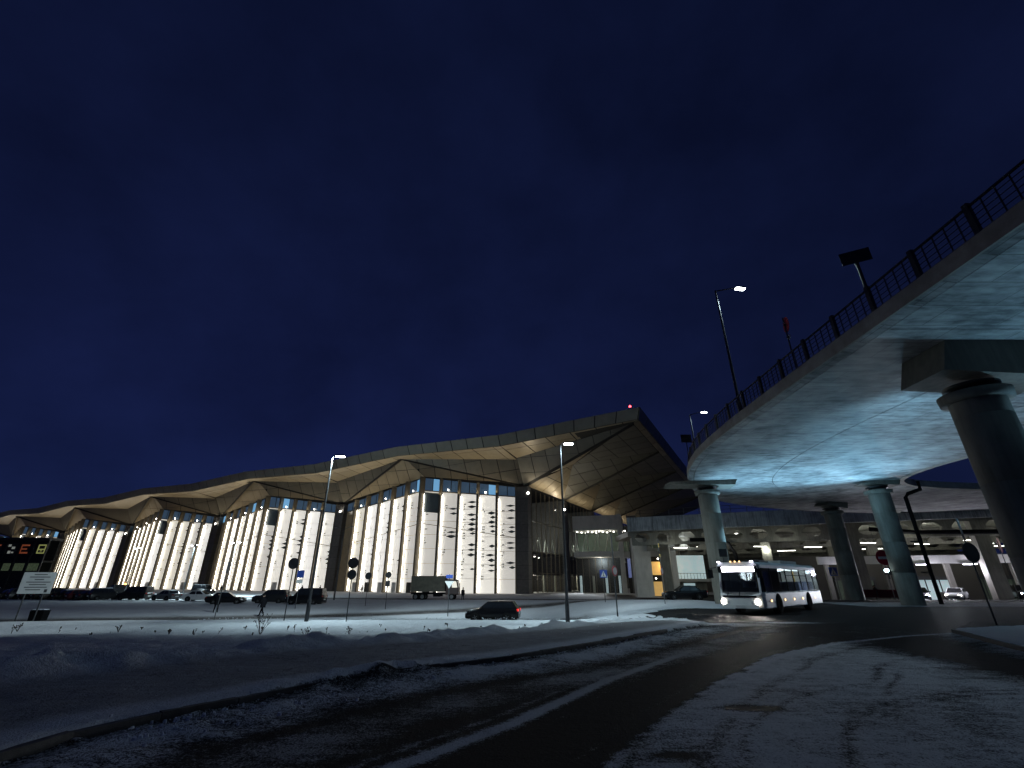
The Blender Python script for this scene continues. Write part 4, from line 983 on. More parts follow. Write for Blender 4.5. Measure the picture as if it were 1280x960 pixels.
for k in range(7):
    gp(gbox(.2 + k * 1.6, 1.7 + k * 1.6, 2.2, 2.26, G0, 3.1), 'glass_pane', GLASSD); gp(gbox(.2 + k * 1.6, 1.7 + k * 1.6, 2.2, 2.26, 3.2, 7.1), 'glass_pane', GLASSD)
    a = MB(); a.bar(GP(.15 + k * 1.6, 2.2, G0), GP(.15 + k * 1.6, 2.2, 7.2), .1); gp(a, 'mullion', FIN)
    if k % 2 == 0: a = MB(); a.lathe(GP(.9 + k * 1.6, 3.6, G0), [(.3, 0), (.3, 4.0)], 12); gp(a, 'lit_column', WHITEI if k != 2 else STRUT)
for k in range(8):
    a = MB(); u = .6 + k * 1.45; a.bar(GP(u, 1.2, 8.6), GP(u + .7 * (1 if k % 2 else -1) + .5, 1.4, 13.6), .22); gp(a, 'strut', STRUT)
for k in range(5):
    a = MB(); u = 13.2 + k * 1.5; a.bar(GP(u, 2.2, 8.5), GP(u + .8 * (1 if k % 2 else -1) + .4, 2.4, 13.0), .22); gp(a, 'strut', STRUT)
for k in range(13):
    a = MB(); u = .8 + k * .92 + (0 if k < 11 else 1); v = 2.0 + (k % 3) * 1.6; a.disc(GP(u, v, 13.55), .2, (0, 0, -1), .14, 10); gp(a, 'ceiling_light', DOTE)
for k in range(6):
    a = MB(); u = 14.2 + k * 1.2; a.disc(GP(u, 2.5 + k * .3, 12.95), .2, (0, 0, -1), .14, 10); gp(a, 'ceiling_light', DOTE)
for k in range(5):
    a = MB(); a.bar(GP(14 + k * 1.4, 5.9, 5.2 - .0 * k), GP(15.0 + k * 1.4, 5.9, 5.2), .22); gp(a, 'strip_lamp', TUBEE if k < 3 else BLUEW)
light('gallery_light', 'POINT', GP(6, 3, 12.8), 330, (1, .98, .86), shadow_soft_size=1.0)
light('gallery_front_light', 'SPOT', TP(3.5, -EB + 8, 20.5), 24000, (.9, .96, 1), aim=GP(7, 0, 9), spot_size=R(80), spot_blend=.6, shadow_soft_size=.3)
light('gallery_light', 'POINT', GP(6, 2.5, 6.5), 450, (1, .95, .8), shadow_soft_size=1.0)

# white pillars and amber lit stair lobby right of the gallery
lob = thing('stair_lobby', 'stair lobby with broad pale pillars and an amber lit wall between them', 'lobby', (33, 96, -.9)); LLc = -Vector(lob.location)
def lp_(mb, name, mats):
    o = mb.build(name, mats, lob); o.location = LLc; return o
def lbox(x0, x1, y0, y1, z0, z1, lean=0):
    a = MB(); a.hexa([(x0, y0, z0), (x1, y0, z0), (x1, y1, z0), (x0, y1, z0)], [(x0 - lean, y0, z1), (x1 - lean, y0, z1), (x1 - lean, y1, z1), (x0 - lean, y1, z1)]); return a
lp_(lbox(26.2, 29.4, 94, 96, -1, 9.6), 'pillar', PALE); lp_(lbox(31.4, 34.0, 93, 95, -1, 9.0), 'pillar', PALE)
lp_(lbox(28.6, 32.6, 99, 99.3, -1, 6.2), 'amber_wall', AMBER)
lp_(lbox(28.8, 32.4, 97.6, 98.9, 1.7, 2.9), 'stair_landing', BACK); lp_(lbox(28.8, 32.4, 97.6, 98.9, 5.4, 6.3), 'stair_landing', BACK)
for k in range(4):
    a = MB(); a.disc((29.4 + k * .8, 97.55, 2.3 + 3.6 * (k % 2)), .14, (0, -1, 0), .06, 10); lp_(a, 'wall_lamp', DOTE)
lp_(lbox(34.4, 41.5, 99, 99.3, 2.2, 6.6), 'lit_balcony_wall', WHITEI); lp_(lbox(34.2, 41.6, 96.6, 99, 1.7, 2.2), 'balcony_slab', PALE)
lp_(lbox(25, 42, 92.5, 104, 9.65, 10.6), 'roof_slab', COLC)
a = MB(); a.bar((34.3, 96.65, 3.2), (41.6, 96.65, 3.2), .08)
for k in range(12): a.bar((34.4 + k * .64, 96.65, 2.2), (34.4 + k * .64, 96.65, 3.2), .05)
lp_(a, 'balcony_railing', POLE)
lp_(lbox(36.8, 39.0, 98.8, 99, -1, 1.4), 'lit_doorway', WHITEI); lp_(lbox(34.4, 41.4, 99, 99.3, -1, 1.7), 'ground_wall', COLC)
for k in range(4):
    a = MB(); a.bar((34.5 + k * 1.8, 95 - k * .2, 9.5), (35.5 + k * 1.8, 94.9 - k * .2, 9.5), .25, .12); lp_(a, 'strip_lamp', DOTE)
light('lobby_light', 'POINT', (32, 90, 8.3), 170, (.85, .95, 1), shadow_soft_size=.6)
light('lobby_light', 'POINT', (30.5, 98, 4.6), 160, (1, .66, .25), shadow_soft_size=.4)

lob.location.x -= 2.6
# dark glazed pavilion at the far left with lit picture signs inside
pav = thing('dark_pavilion', 'dark glazed pavilion with lit picture signs at the far left', 'pavilion', (-105, 112, -.95)); PVL = -Vector(pav.location)
def pp(mb, name, mats, parent=None):
    o = mb.build(name, mats, parent or pav)
    if parent is None: o.location = PVL
    return o
QA, QB = Vector((-130.3, 112, 0)), Vector((-105.3, 113, 0))
def QP(u, v, z): d = (QB - QA).normalized(); return QA + d * u + Vector((-d.y, d.x, 0)) * v + Vector((0, 0, z))
def qbox(u0, u1, v0, v1, z0, z1):
    a = MB(); a.hexa([QP(u0, v0, z0), QP(u1, v0, z0), QP(u1, v1, z0), QP(u0, v1, z0)], [QP(u0, v0, z1), QP(u1, v0, z1), QP(u1, v1, z1), QP(u0, v1, z1)]); return a
pp(qbox(-1, 21.8, -.3, 3.4, 10.6, 11.2), 'roof', DARKM); pp(qbox(0, 21.6, 2.8, 3.1, -1, 10.6), 'back_wall', BACK); pp(qbox(0, 21.6, .3, 2.8, 5.8, 6.2), 'floor', BACK)
for k in range(8): pp(qbox(k * 3.05, k * 3.05 + .25, 0, .3, -1, 10.6), 'mullion', DARKM)
for k in range(7): pp(qbox(k * 3.05 + .3, k * 3.05 + 3.0, .1, .16, -1, 10.5), 'window_pane', GLASSD)
def sign_art(u, kind):
    s = pp(qbox(u, u + 2.6, .5, .6, 7.4, 10.0), 'picture_sign', BACK); c = QP(u + 1.3, .44, 8.7); d = (QB - QA).normalized(); Zv = Vector((0, 0, 1))
    a = MB()
    def bx(x0, z0, x1, z1): a.prism([c + d * x0 + Zv * z0, c + d * x1 + Zv * z0, c + d * x1 + Zv * z1, c + d * x0 + Zv * z1], (0, -.04, 0))
    if kind == 'bus':
        for q in ((-.9, -1, -.65, 1), (.65, -1, .9, 1), (-.65, .75, .65, 1), (-.65, -.2, .65, .05), (-.65, -1, .65, -.75), (-.2, -.5, .2, -.3)): bx(*q)
    elif kind == 'e':
        for q in ((-1, -1, -.6, 1), (-.6, .65, 1, 1), (-.6, -.15, .6, .15), (-.6, -1, 1, -.65)): bx(*q)
    else:
        for q in ((-.8, .5, -.2, 1), (.1, .0, .8, .5), (-.5, -1, .1, -.4), (.3, -.9, .8, -.6)): bx(*q)
    m = {'bus': mat('yellow_sign_light', (.6, .6, .1), .5, var=0, emit=(.95, 1, .35), es=.28), 'e': MATS.get('red_sign_light') or mat('red_sign_light', (.5, .1, .05), .5, var=0, emit=(1, .25, .10), es=.18), 'w': mat('white_sign_light', (.6, .6, .6), .5, var=0, emit=(.9, .95, .85), es=.25)}[kind]
    a.build('pictogram', m, s)
sign_art(8.4, 'e'); sign_art(11.9, 'w'); sign_art(14.9, 'e'); sign_art(18.8, 'bus')
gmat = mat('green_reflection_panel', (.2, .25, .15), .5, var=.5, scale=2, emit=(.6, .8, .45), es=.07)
for u, w in ((9.0, 2.0), (12.5, 1.6), (15.0, 2.2), (18.0, 2.4)): pp(qbox(u, u + w, .8, .9, 4.0, 5.6), 'sign_reflection', gmat)  # faintly glowing panels imitate a greenish reflection below the signs
# ---------------------------------------------------------------- vehicles
def wheel(parent, x, y, r, w, side):
    a = MB(); prof = [(r * .62, -w / 2), (r * .93, -w / 2), (r, -w / 2 + .03), (r, w / 2 - .03), (r * .93, w / 2), (r * .62, w / 2)]
    n = 22; vs = []; fs = []
    for rr, yy in prof:
        for k in range(n): t = 2 * math.pi * k / n; vs.append((rr * math.cos(t), yy, rr * math.sin(t)))
    for i in range(len(prof) - 1):
        for k in range(n): fs.append((i * n + k, i * n + (k + 1) % n, (i + 1) * n + (k + 1) % n, (i + 1) * n + k))
    a.add(vs, fs, 0, True)
    wo_ = a.build('wheel', TYRE, parent); wo_.location = (x, y, r)
    b = MB(); b.disc((0, -side * w * .1, 0), r * .63, (0, side, 0), w * .42, 18)
    for k in range(5):
        t = 2 * math.pi * k / 5; b.bar((0, side * w * .36, 0), (r * .58 * math.cos(t), side * w * .36, r * .58 * math.sin(t)), r * .16, .04, up=(0, 1, 0))
    b.build('rim', RIM, wo_)
    return wo_
def car_body(L_, Wd, H, hood, belt, ws0, ws1, rf, rr0, rr1, tailh, clr=.20):
    """profile loft: x forward. ws0/ws1 = windscreen base/top x, rr1/rr0 = rear screen top/base x"""
    hw = Wd / 2; xs = [-L_ / 2, -L_ / 2 + .12, rr0, (rr0 + ws0) / 2, ws0, L_ / 2 - .55, L_ / 2 - .10, L_ / 2]
    top = [tailh - .12, tailh, tailh + .02 if rr0 > -L_ / 2 + .3 else belt, belt, belt - .02, hood, hood - .14, hood - .26]
    wid = [.86, .95, 1, 1, 1, .97, .88, .78]; bot = [.34, .26, clr, clr, clr, clr, .24, .30]
    vs = []; fs = []; m = 8
    for x, t, w, b in zip(xs, top, wid, bot):
        W_ = hw * w
        vs += [(x, -W_ * .90, b), (x, -W_, b + .14), (x, -W_, t - .20), (x, -W_ * .93, t), (x, W_ * .93, t), (x, W_, t - .20), (x, W_, b + .14), (x, W_ * .90, b)]
    for i in range(len(xs) - 1):
        for k in range(m): fs.append((i * m + k, i * m + (k + 1) % m, (i + 1) * m + (k + 1) % m, (i + 1) * m + k))
    fs += [tuple(range(m - 1, -1, -1)), tuple(range((len(xs) - 1) * m, len(xs) * m))]
    a = MB(); a.add(vs, fs)
    return a
def make_car(name, label, cat, kind='sedan', paint=BLACKP, head=None, tail=None, snow=False, group=None, loc=(0, 0, 0), rz=0):
    S = dict(sedan=(4.6, 1.82, 1.44, .86, .92, .95, .15, 0, -1.75, -1.15, 1.00), hatch=(4.2, 1.78, 1.48, .88, .95, 1.0, .28, 0, -2.0, -1.62, 1.02),
             suv=(4.6, 1.9, 1.72, 1.02, 1.08, 1.05, .45, 0, -2.2, -1.85, 1.12), van=(4.9, 1.95, 1.98, 1.02, 1.12, 1.35, .75, 0, -2.38, -2.2, 1.16))[kind]
    L_, Wd, H, hood, belt, ws0, ws1, _, rr0, rr1, th = S
    t = thing(name, label, cat, loc, rz, group)
    b = car_body(L_, Wd, H, hood, belt, ws0, ws1, H, rr0, rr1, th)
    # greenhouse
    hw = Wd / 2; wb, wt_ = hw * .93, hw * .74
    G = [(rr0, wb, belt - .02), (ws0, wb, belt - .02), (ws1, wt_, H - .02), (rr1, wt_, H - .02)]
    mid = (ws1 + rr1) / 2
    vs = [(G[0][0], -wb, G[0][2]), (G[1][0], -wb, G[1][2]), (G[2][0], -wt_, G[2][2]), (mid, -wt_, H + .01), (G[3][0], -wt_, G[3][2])]
    vs += [(x, -y, z) for x, y, z in vs]
    b.add(vs, [(0, 1, 2, 3, 4), (9, 8, 7, 6, 5), (1, 6, 7, 2), (2, 7, 8, 3), (3, 8, 9, 4), (4, 9, 5, 0), (0, 5, 6, 1)])
    bo = b.build('body', paint, t)
    bv = bo.modifiers.new('bevel', 'BEVEL'); bv.width = .05; bv.segments = 2; bv.limit_method = 'ANGLE'; bv.angle_limit = R(25)
    for p in bo.data.polygons: p.use_smooth = True
    # glass: windscreen, rear screen, side windows with pillars between
    def quad(nm, pts, n): a = MB(); a.prism([Vector(p) + Vector(n) * .012 for p in pts], Vector(n) * .012); return a.build(nm, GLASS, t)
    nf = Vector((H - belt, 0, ws0 - ws1)).normalized(); nb = Vector((-(H - belt), 0, rr1 - rr0)).normalized()
    lr = lambda a, b, k: tuple(a[i] + (b[i] - a[i]) * k for i in range(3))
    def sub4(q, u0, u1, v0, v1):
        f = lambda u, v: lr(lr(q[0], q[1], u), lr(q[3], q[2], u), v); return [f(u0, v0), f(u1, v0), f(u1, v1), f(u0, v1)]
    quad('windscreen', sub4([vs[1], vs[6], vs[7], vs[2]], .06, .94, .06, .94), nf); quad('rear_window', sub4([vs[5], vs[0], vs[4], vs[9]], .07, .93, .10, .92), nb)
    for sgn in (-1, 1):
        q = [vs[0], vs[1], vs[2], vs[4]] if sgn < 0 else [vs[5], vs[6], vs[7], vs[9]]
        n = Vector((0, sgn * (H - belt), wb - wt_)).normalized()
        for u0, u1 in ((.08, .34), (.37, .64), (.67, .93)) if kind != 'sedan' else ((.12, .48), (.52, .92)):
            quad('side_window', sub4(q, u0, u1, .10, .90), n)
        for xw in (L_ * .30, -L_ * .29):
            a = MB(); a.disc((xw, sgn * (hw - .10), .335), .385, (0, sgn, 0), .105, 20); a.build('wheel_arch', PLASTIC, t)
            wheel(t, xw, sgn * (hw - .08), .325, .21, sgn)
        a = MB(); a.box((L_ / 2 - .18, sgn * hw * .66, hood - .24), (.24, .34, .15)); a.build('headlight', head or HEADD, t)
        a = MB(); a.box((-L_ / 2 + .06, sgn * hw * .74, th - .16), (.14, .30, .17)); a.build('tail_light', tail or TAILD, t)
        a = MB(); a.box((ws0 - .22, sgn * (hw + .06), belt + .06), (.14, .20, .13)); a.build('wing_mirror', paint, t)
        a = MB(); a.box((-.25, sgn * (hw + .006), belt - .16), (.18, .03, .03)); a.build('door_handle', PLASTIC, t)
    a = MB(); a.box((-L_ / 2 - .005, 0, .62), (.03, .52, .115)); a.build('number_plate', SIGNW, t)
    a = MB(); a.box((L_ / 2 + .0, 0, .42), (.06, Wd * .62, .12)); a.build('grille', PLASTIC, t)
    if snow:
        a = MB(); a.hexa([(rr1 + .05, -wt_ * .92, H - .01), (ws1 - .05, -wt_ * .92, H - .01), (ws1 - .05, wt_ * .92, H - .01), (rr1 + .05, wt_ * .92, H - .01)], [(rr1 + .15, -wt_ * .8, H + .06), (ws1 - .15, -wt_ * .8, H + .06), (ws1 - .15, wt_ * .8, H + .06), (rr1 + .15, wt_ * .8, H + .06)])
        a.build('roof_snow', SNOWM, t)
    return t
def at_ground(x, y): return (x, y, zg(x, y) - .06)
PAINTS = {n: mat('%s_car_paint' % n, c, .25, 0, var=.06, spec=.3) for n, c in dict(white=(.62, .62, .62), silver=(.10, .105, .11), grey=(.07, .072, .075), navy=(.012, .014, .03), maroon=(.085, .012, .015), brown=(.05, .04, .03), charcoal=(.016, .0165, .018)).items()}
make_car('hatchback', 'black hatchback with a lit red tail light on the lower road', 'car', 'hatch', BLACKP, HEADD, TAILE, False, None, at_ground(-1.5, 40.2), R(172))
make_car('sedan', 'black sedan parked behind the round column left of the bus', 'car', 'sedan', BLACKP, None, None, False, None, (18.9, 55, zg(18.9, 55) - .02), R(178))
# row of parked cars, seen obliquely across the lower road
row = [(-27.0, 66.0, 'van', BLACKP, 'black minivan at the right end of the parked row near the lamp post', 178), (-33.0, 69.0, 'suv', PAINTS['charcoal'], 'dark estate parked behind the black minivan', 185), (-38.0, 67.0, 'sedan', BLACKP, 'black snow topped car parked behind the walking man', 20),
       (-46.5, 75.0, 'sedan', PAINTS['white'], 'white sedan parked behind the leaning sign pole', 8), (-53.0, 77.0, 'sedan', PAINTS['silver'], 'silver sedan parked left of the white sedan', 160), (-59.0, 78.5, 'van', PAINTS['charcoal'], 'dark people carrier parked left of the silver sedan', 175)]
names = ['fourth', 'fifth', 'sixth', 'seventh', 'eighth', 'ninth', 'tenth', 'eleventh', 'twelfth', 'thirteenth', 'fourteenth', 'fifteenth', 'sixteenth', 'seventeenth', 'eighteenth']
cols = ['charcoal', 'charcoal', 'maroon', 'black', 'brown', 'charcoal', 'black', 'grey', 'brown', 'navy', 'black', 'charcoal', 'charcoal', 'brown', 'black']
kinds = ['suv', 'sedan', 'hatch', 'sedan', 'suv', 'hatch', 'sedan', 'suv', 'sedan', 'hatch', 'suv', 'sedan', 'van', 'hatch', 'sedan']
protos = {}
def place_car(kind, paint, pn, label, x, y, rz, snow):
    key = (kind, pn, snow)
    if key not in protos:
        protos[key] = make_car('parked_car', label, 'car', kind, paint, None, None, snow, 'cars parked in the row before the terminal', at_ground(x, y), rz); return protos[key]
    c = copy_tree(protos[key]); c.location = at_ground(x, y); c.rotation_euler = (0, 0, rz); c['label'] = label; return c
for i, (x, y, k, p, lb, a) in enumerate(row): place_car(k, p, 'row%d' % i, lb, x, y, R(a), i in (2, 4))
sn_cycle = [True, False, False, True, False]
for i in range(15):
    f = i / 14; x = -63.5 - 31 * f; y = 78.5 + 6 * f; cn = cols[i]
    place_car(kinds[i], BLACKP if cn == 'black' else PAINTS[cn], cn, '%s %s, %s from the right in the parked row' % (cn, {'suv': 'off-roader', 'van': 'van', 'sedan': 'saloon', 'hatch': 'hatchback'}[kinds[i]] + (', snow on its roof' if sn_cycle[i % 5] else ''), names[i]), x, y, R(58 + random.uniform(-6, 6)), sn_cycle[i % 5])
place_car('sedan', PAINTS['charcoal'], 'far', 'dark car at the left edge before the dark pavilion', -62.0, 57.0, R(10), False)
# cars with lit lamps at the drop-off hall
for x, y, k, pn, lb, rz in ((51.5, 63.2, 'hatch', 'navy', 'dark car with cold white headlights left of the white taxi', -128), (56.3, 63.5, 'sedan', 'white', 'white car with dazzling headlights under the pale beam', -140), (62.3, 61.0, 'suv', 'charcoal', 'dark car with headlights on, right of the dark pier', -120), (66.0, 59.0, 'sedan', 'silver', 'silver car with headlights on at the right edge', -118)):
    make_car('waiting_car', lb, 'car', k, PAINTS[pn], HEADB if pn != 'white' else HEADE, None, False, 'cars waiting at the drop off hall', at_ground(x, y), R(rz))
    light('headlight_beam', 'SPOT', (x + 2.6 * math.cos(R(rz)), y + 2.6 * math.sin(R(rz)), zg(x, y) + .7), 3200, (.85, .9, 1), aim=(x + 9 * math.cos(R(rz)), y + 9 * math.sin(R(rz)), zg(x, y)), spot_size=R(70), spot_blend=.6, shadow_soft_size=.15)
make_car('minibus', 'dark van with one lit headlight standing by the dark terminal pier', 'van', 'van', BLACKP, HEADE, None, True, None, (-71.0, 115, -.93), R(-6))
bv_ = make_car('service_van', 'dark service van with an orange beacon at the terminal front', 'van', 'van', PAINTS['charcoal'], None, TAILE, False, None, (-92.0, 118, -.93), R(62))
a = MB(); a.lathe((.2, 0, 1.98), [(.14, 0), (.2, .06), (.17, .22), (.06, .28)], 12); a.build('beacon', ORGE, bv_)

# ---- truck
def make_truck():
    t = thing('truck', 'dark box truck with a dull ribbed box body parked before the lit bay', 'truck', at_ground(-12.2, 80), R(-2))
    bxm = mat('dull_green_box_body', (.13, .12, .09), .7, 0, var=.25, scale=2); cab = mat('dark_red_cab_paint', (.05, .016, .013), .4, 0, var=.1)
    a = MB(); a.box((-1.1, 0, 2.35), (5.4, 2.4, 2.3)); bo = a.build('box_body', bxm, t)
    for k in range(14):
        for s in (-1, 1):
            a = MB(); a.box((-3.65 + k * .39, s * 1.215, 2.35), (.10, .035, 2.2)); a.build('rib', bxm, bo)
    a = MB(); a.box((-.3, 0, .95), (7.2, .9, .3)); a.build('chassis', PLASTIC, t)
    a = MB(); a.add([(1.75, -1.15, .75), (3.75, -1.15, .75), (3.75, -1.15, 1.75), (3.45, -1.12, 2.95), (1.75, -1.12, 3.05), (1.75, 1.15, .75), (3.75, 1.15, .75), (3.75, 1.15, 1.75), (3.45, 1.12, 2.95), (1.75, 1.12, 3.05)],
                    [(0, 1, 2, 3, 4), (9, 8, 7, 6, 5), (0, 5, 6, 1), (1, 6, 7, 2), (2, 7, 8, 3), (3, 8, 9, 4), (4, 9, 5, 0)])
    c = a.build('cab', cab, t); bvm = c.modifiers.new('bevel', 'BEVEL'); bvm.width = .08; bvm.segments = 2
    lit = mat('lit_cab_window', (.6, .58, .5), .3, var=.1, emit=(1, .95, .8), es=.75)
    for s in (-1, 1):
        a = MB(); a.prism([(2.75, s * 1.155, 1.8), (3.6, s * 1.155, 1.8), (3.38, s * 1.145, 2.7), (2.75, s * 1.145, 2.7)], (0, s * .015, 0)); a.build('side_window', lit, t)
        a = MB(); a.box((3.65, s * 1.35, 2.2), (.08, .2, .45)); a.build('wing_mirror', PLASTIC, t)
        a = MB(); a.box((3.76, s * .85, 1.05), (.06, .36, .22)); a.build('headlight', HEADD, t)
        a = MB(); a.box((-3.83, s * .95, 1.05), (.06, .3, .16)); a.build('tail_light', TAILD, t)
        for x in (2.75, -1.9, -2.95): wheel(t, x, s * 1.0, .48, .3, s)
        a = MB(); a.box((.4, s * 1.1, .75), (1.1, .35, .5)); a.build('side_locker', PLASTIC, t)
    a = MB(); a.prism([(3.77, -1.0, 1.8), (3.77, 1.0, 1.8), (3.49, .95, 2.8), (3.49, -.95, 2.8)], (.02, 0, .004)); a.build('windscreen', GLASS, t)
    return t
make_truck()

# ---- bus
def make_bus():
    bx, by = 14.3 - 1.25 * .698 + 6.0 * .716, 28.7 + 1.25 * .716 + 6.0 * .698
    ang = math.atan2(-.698, -.716)
    t = thing('bus', 'white low floor city bus with lit destination display and headlights on', 'bus', (bx, by, zg(17, 31) + .01), ang)
    L_, Wd, H = 12.0, 2.5, 2.95; hw = Wd / 2; f = L_ / 2
    # body shell: lower skirt, roof and pillars as one shell with openings left for the glazing band
    a = MB()
    def ring(x, w, zb, zt): return [(x, -w, zb), (x, w, zb), (x, w, zt), (x, -w, zt)]
    sts = [(-f, hw * .97, .34, 1.18), (-f + .2, hw, .30, 1.18), (f - .55, hw, .30, 1.18), (f - .18, hw * .97, .30, 1.12), (f + .02, hw * .84, .34, 1.02)]
    vs = []; fs = []
    for x, w, zb, zt in sts: vs += ring(x, w, zb, zt)
    for i in range(len(sts) - 1):
        for k in range(4): fs.append((i * 4 + k, i * 4 + (k + 1) % 4, (i + 1) * 4 + (k + 1) % 4, (i + 1) * 4 + k))
    fs += [(3, 2, 1, 0), tuple(range(len(sts) * 4 - 4, len(sts) * 4))]
    a.add(vs, fs)
    body = a.build('body', WHITEP, t); m = body.modifiers.new('bevel', 'BEVEL'); m.width = .06; m.segments = 2
    a = MB(); sts = [(-f, hw * .95), (-f + .3, hw * .99), (f - .6, hw * .99), (f - .25, hw * .93)]; vs = []; fs = []
    for x, w in sts: vs += [(x, -w, 2.50), (x, w, 2.50), (x, w, 2.68), (x, w * .86, 2.84), (x, -w * .86, 2.84), (x, -w, 2.68)]
    for i in range(3):
        for k in range(6): fs.append((i * 6 + k, i * 6 + (k + 1) % 6, (i + 1) * 6 + (k + 1) % 6, (i + 1) * 6 + k))
    fs += [(5, 4, 3, 2, 1, 0), tuple(range(18, 24))]; a.add(vs, fs); ro = a.build('roof', WHITEP, t)
    a = MB(); a.box((-1.4, 0, 2.95), (3.4, 1.7, .22)); a.build('roof_unit', PALE, ro); a = MB(); a.box((2.8, 0, 2.91), (1.6, 1.3, .14)); a.build('roof_hatch', DARKM, ro)
    a = MB(); a.box((3.2, 0, 3.0), (1.8, .05, .05)); a.box((3.2, .5, 3.0), (1.8, .05, .05)); a.build('roof_rail', POLE, ro)
    # floor, rear wall, seats, inside
    a = MB(); a.box((-.3, 0, .62), (11.0, 2.3, .1)); a.build('floor', PLASTIC, t)
    a = MB(); a.box((-f + .06, 0, 1.85), (.08, 2.36, 1.3)); a.build('rear_wall', WHITEP, t)
    seatm = mat('bus_seat', (.10, .12, .2), .8, var=.1)
    for i in range(7):
        for s in (-1, 1):
            a = MB(); x = -4.6 + i * 1.15; a.box((x, s * .75, 1.02), (.42, .85, .1)); a.box((x - .2, s * .75, 1.4), (.1, .85, .7)); a.build('seat', seatm, t)
    for i in range(5):
        a = MB(); a.tube([(-3.6 + i * 1.8, (-.35 if i % 2 else .35), .67), (-3.6 + i * 1.8, (-.35 if i % 2 else .35), 2.5)], .022, 6); a.build('grab_pole', SIGNY, t)
    a = MB(); a.box((4.9, 0, 1.25), (.35, 2.1, .35)); a.build('dashboard', PLASTIC, t)
    a = MB(); a.box((4.0, .62, 1.3), (.55, .55, .12)); a.box((3.75, .62, 1.65), (.12, .5, .75)); a.build('driver_seat', PLASTIC, t)
    ilm = mat('bus_interior_lamp', (1, 1, 1), .4, var=0, emit=(.75, .92, 1), es=3)
    for s in (-1, 1):
        a = MB(); a.box((-2.6, s * .6, 2.47), (2.6, .16, .04)); a.build('interior_lamp', ilm, t)
    # side glazing: panes between black pillars
    for s in (-1, 1):
        xs = [-5.85, -4.7, -3.25, -1.8, -.35, 1.1, 2.55, 4.0, 5.25]
        for i in range(8):
            x0, x1 = xs[i] + .05, xs[i + 1] - .05
            a = MB(); a.prism([(x0, s * (hw - .005), 1.2), (x1, s * (hw - .005), 1.2), (x1, s * (hw * .985), 2.5), (x0, s * (hw * .985), 2.5)], (0, -s * .02, 0)); g = a.build('side_window', GLASST if i not in (6, 7) else GLASS, t)
            if i in (2, 3, 4): a = MB(); a.box(((x0 + x1) / 2, s * (hw - .01), 2.12), (x1 - x0, .03, .035)); a.build('vent_bar', PLASTIC, g)
        for x in xs:
            a = MB(); a.box((x, s * (hw - .03), 1.85), (.10, .05, 1.32)); a.build('window_pillar', PLASTIC, t)
        for x in (3.35, -2.75):
            a = MB(); a.disc((x, s * (hw - .28), .52), .58, (0, s, 0), .285, 24); a.build('wheel_arch', PLASTIC, t); wheel(t, x, s * (hw - .13), .48, .3, s)
        for x in (4.6, 2.2, .4, -1.4, -4.2):
            a = MB(); a.disc((x, s * hw, .72), .055, (0, s, 0), .03, 10); a.build('side_marker', AMBE, t)
        a = MB(); a.disc((f - .02, s * .98, .66), .14, (1, 0, 0), .08, 16); a.build('headlight', HEADE, t)
        a = MB(); a.disc((f - .03, s * .70, .62), .09, (1, 0, 0), .07, 14); a.build('fog_light', HEADD, t)
        a = MB(); a.bar((f - .15, s * 1.2, 2.55), (f + .22, s * 1.42, 2.5), .05); a.box((f + .22, s * 1.42, 2.2), (.12, .24, .5)); a.build('wing_mirror', PLASTIC, t)
        a = MB(); a.box((f - .12, s * .98, 2.86), (.08, .16, .07)); a.build('roof_marker', TUBEE, t)
        a = MB(); a.box((-f - .01, s * 1.05, .95), (.05, .18, .5)); a.build('tail_light', TAILD, t)
    for k in (-.12, .12, 0):
        a = MB(); a.disc((f - .2, k * 2.2, 2.87), .04, (1, 0, 0), .04, 8); a.build('marker_lamp', AMBE, t)
    # front: curved windscreen in two leaves, black surround, display
    fr = [(f - .50, 1.22), (f - .20, 1.12), (f + .0, .7), (f + .04, 0), (f + .0, -.7), (f - .20, -1.12), (f - .50, -1.22)]
    a = MB()
    for (x0, y0), (x1, y1) in zip(fr[:-1], fr[1:]): a.hexa([(x0, y0, .98), (x1, y1, .98), (x1 - .03, y1, .98), (x0 - .03, y0, .98)], [(x0 - .22, y0 * .97, 2.34), (x1 - .22, y1 * .97, 2.34), (x1 - .25, y1 * .97, 2.34), (x0 - .25, y0 * .97, 2.34)])
    a.build('windscreen', GLASST, t)
    a = MB(); a.box((f - .45, 0, 2.44), (.42, 2.3, .36)); a.build('display_hood', PLASTIC, t)
    a = MB(); a.box((f - .23, .05, 2.44), (.03, 1.9, .29)); dm_ = mat('destination_display', (1, 1, 1), .4, var=0, emit=(.93, .90, 1), es=12); a.build('destination_display', dm_, t)
    for y in (-1.13, 1.13):
        a = MB(); a.bar((f - .22, y, 1.0), (f - .46, y * .98, 2.6), .10, .10); a.build('corner_pillar', WHITEP, t)
    a = MB(); a.bar((f + .02, 0, 1.0), (f - .2, .15, 1.9), .03); a.bar((f + .02, -.7, 1.0), (f - .2, -.3, 1.85), .03); a.build('wiper', PLASTIC, t)
    a = MB(); a.box((f + .02, 0, .42), (.14, 2.0, .2)); a.build('front_bumper', WHITEP, t); a = MB(); a.box((f + .10, 0, .42), (.02, .52, .12)); a.build('number_plate', SIGNW, t)
    a = MB(); a.box((f + .03, 0, .95), (.05, 1.9, .10)); a.build('grille', PLASTIC, t)
    a = MB(); a.box((4.65, -hw + .0, 1.3), (1.1, .03, 1.9)); a.build('door', GLASS, t) if False else None
    light('bus_interior_light', 'POINT', t.matrix_basis @ Vector((-2.2, 0, 2.2)), 150, (.75, .92, 1), shadow_soft_size=.4)
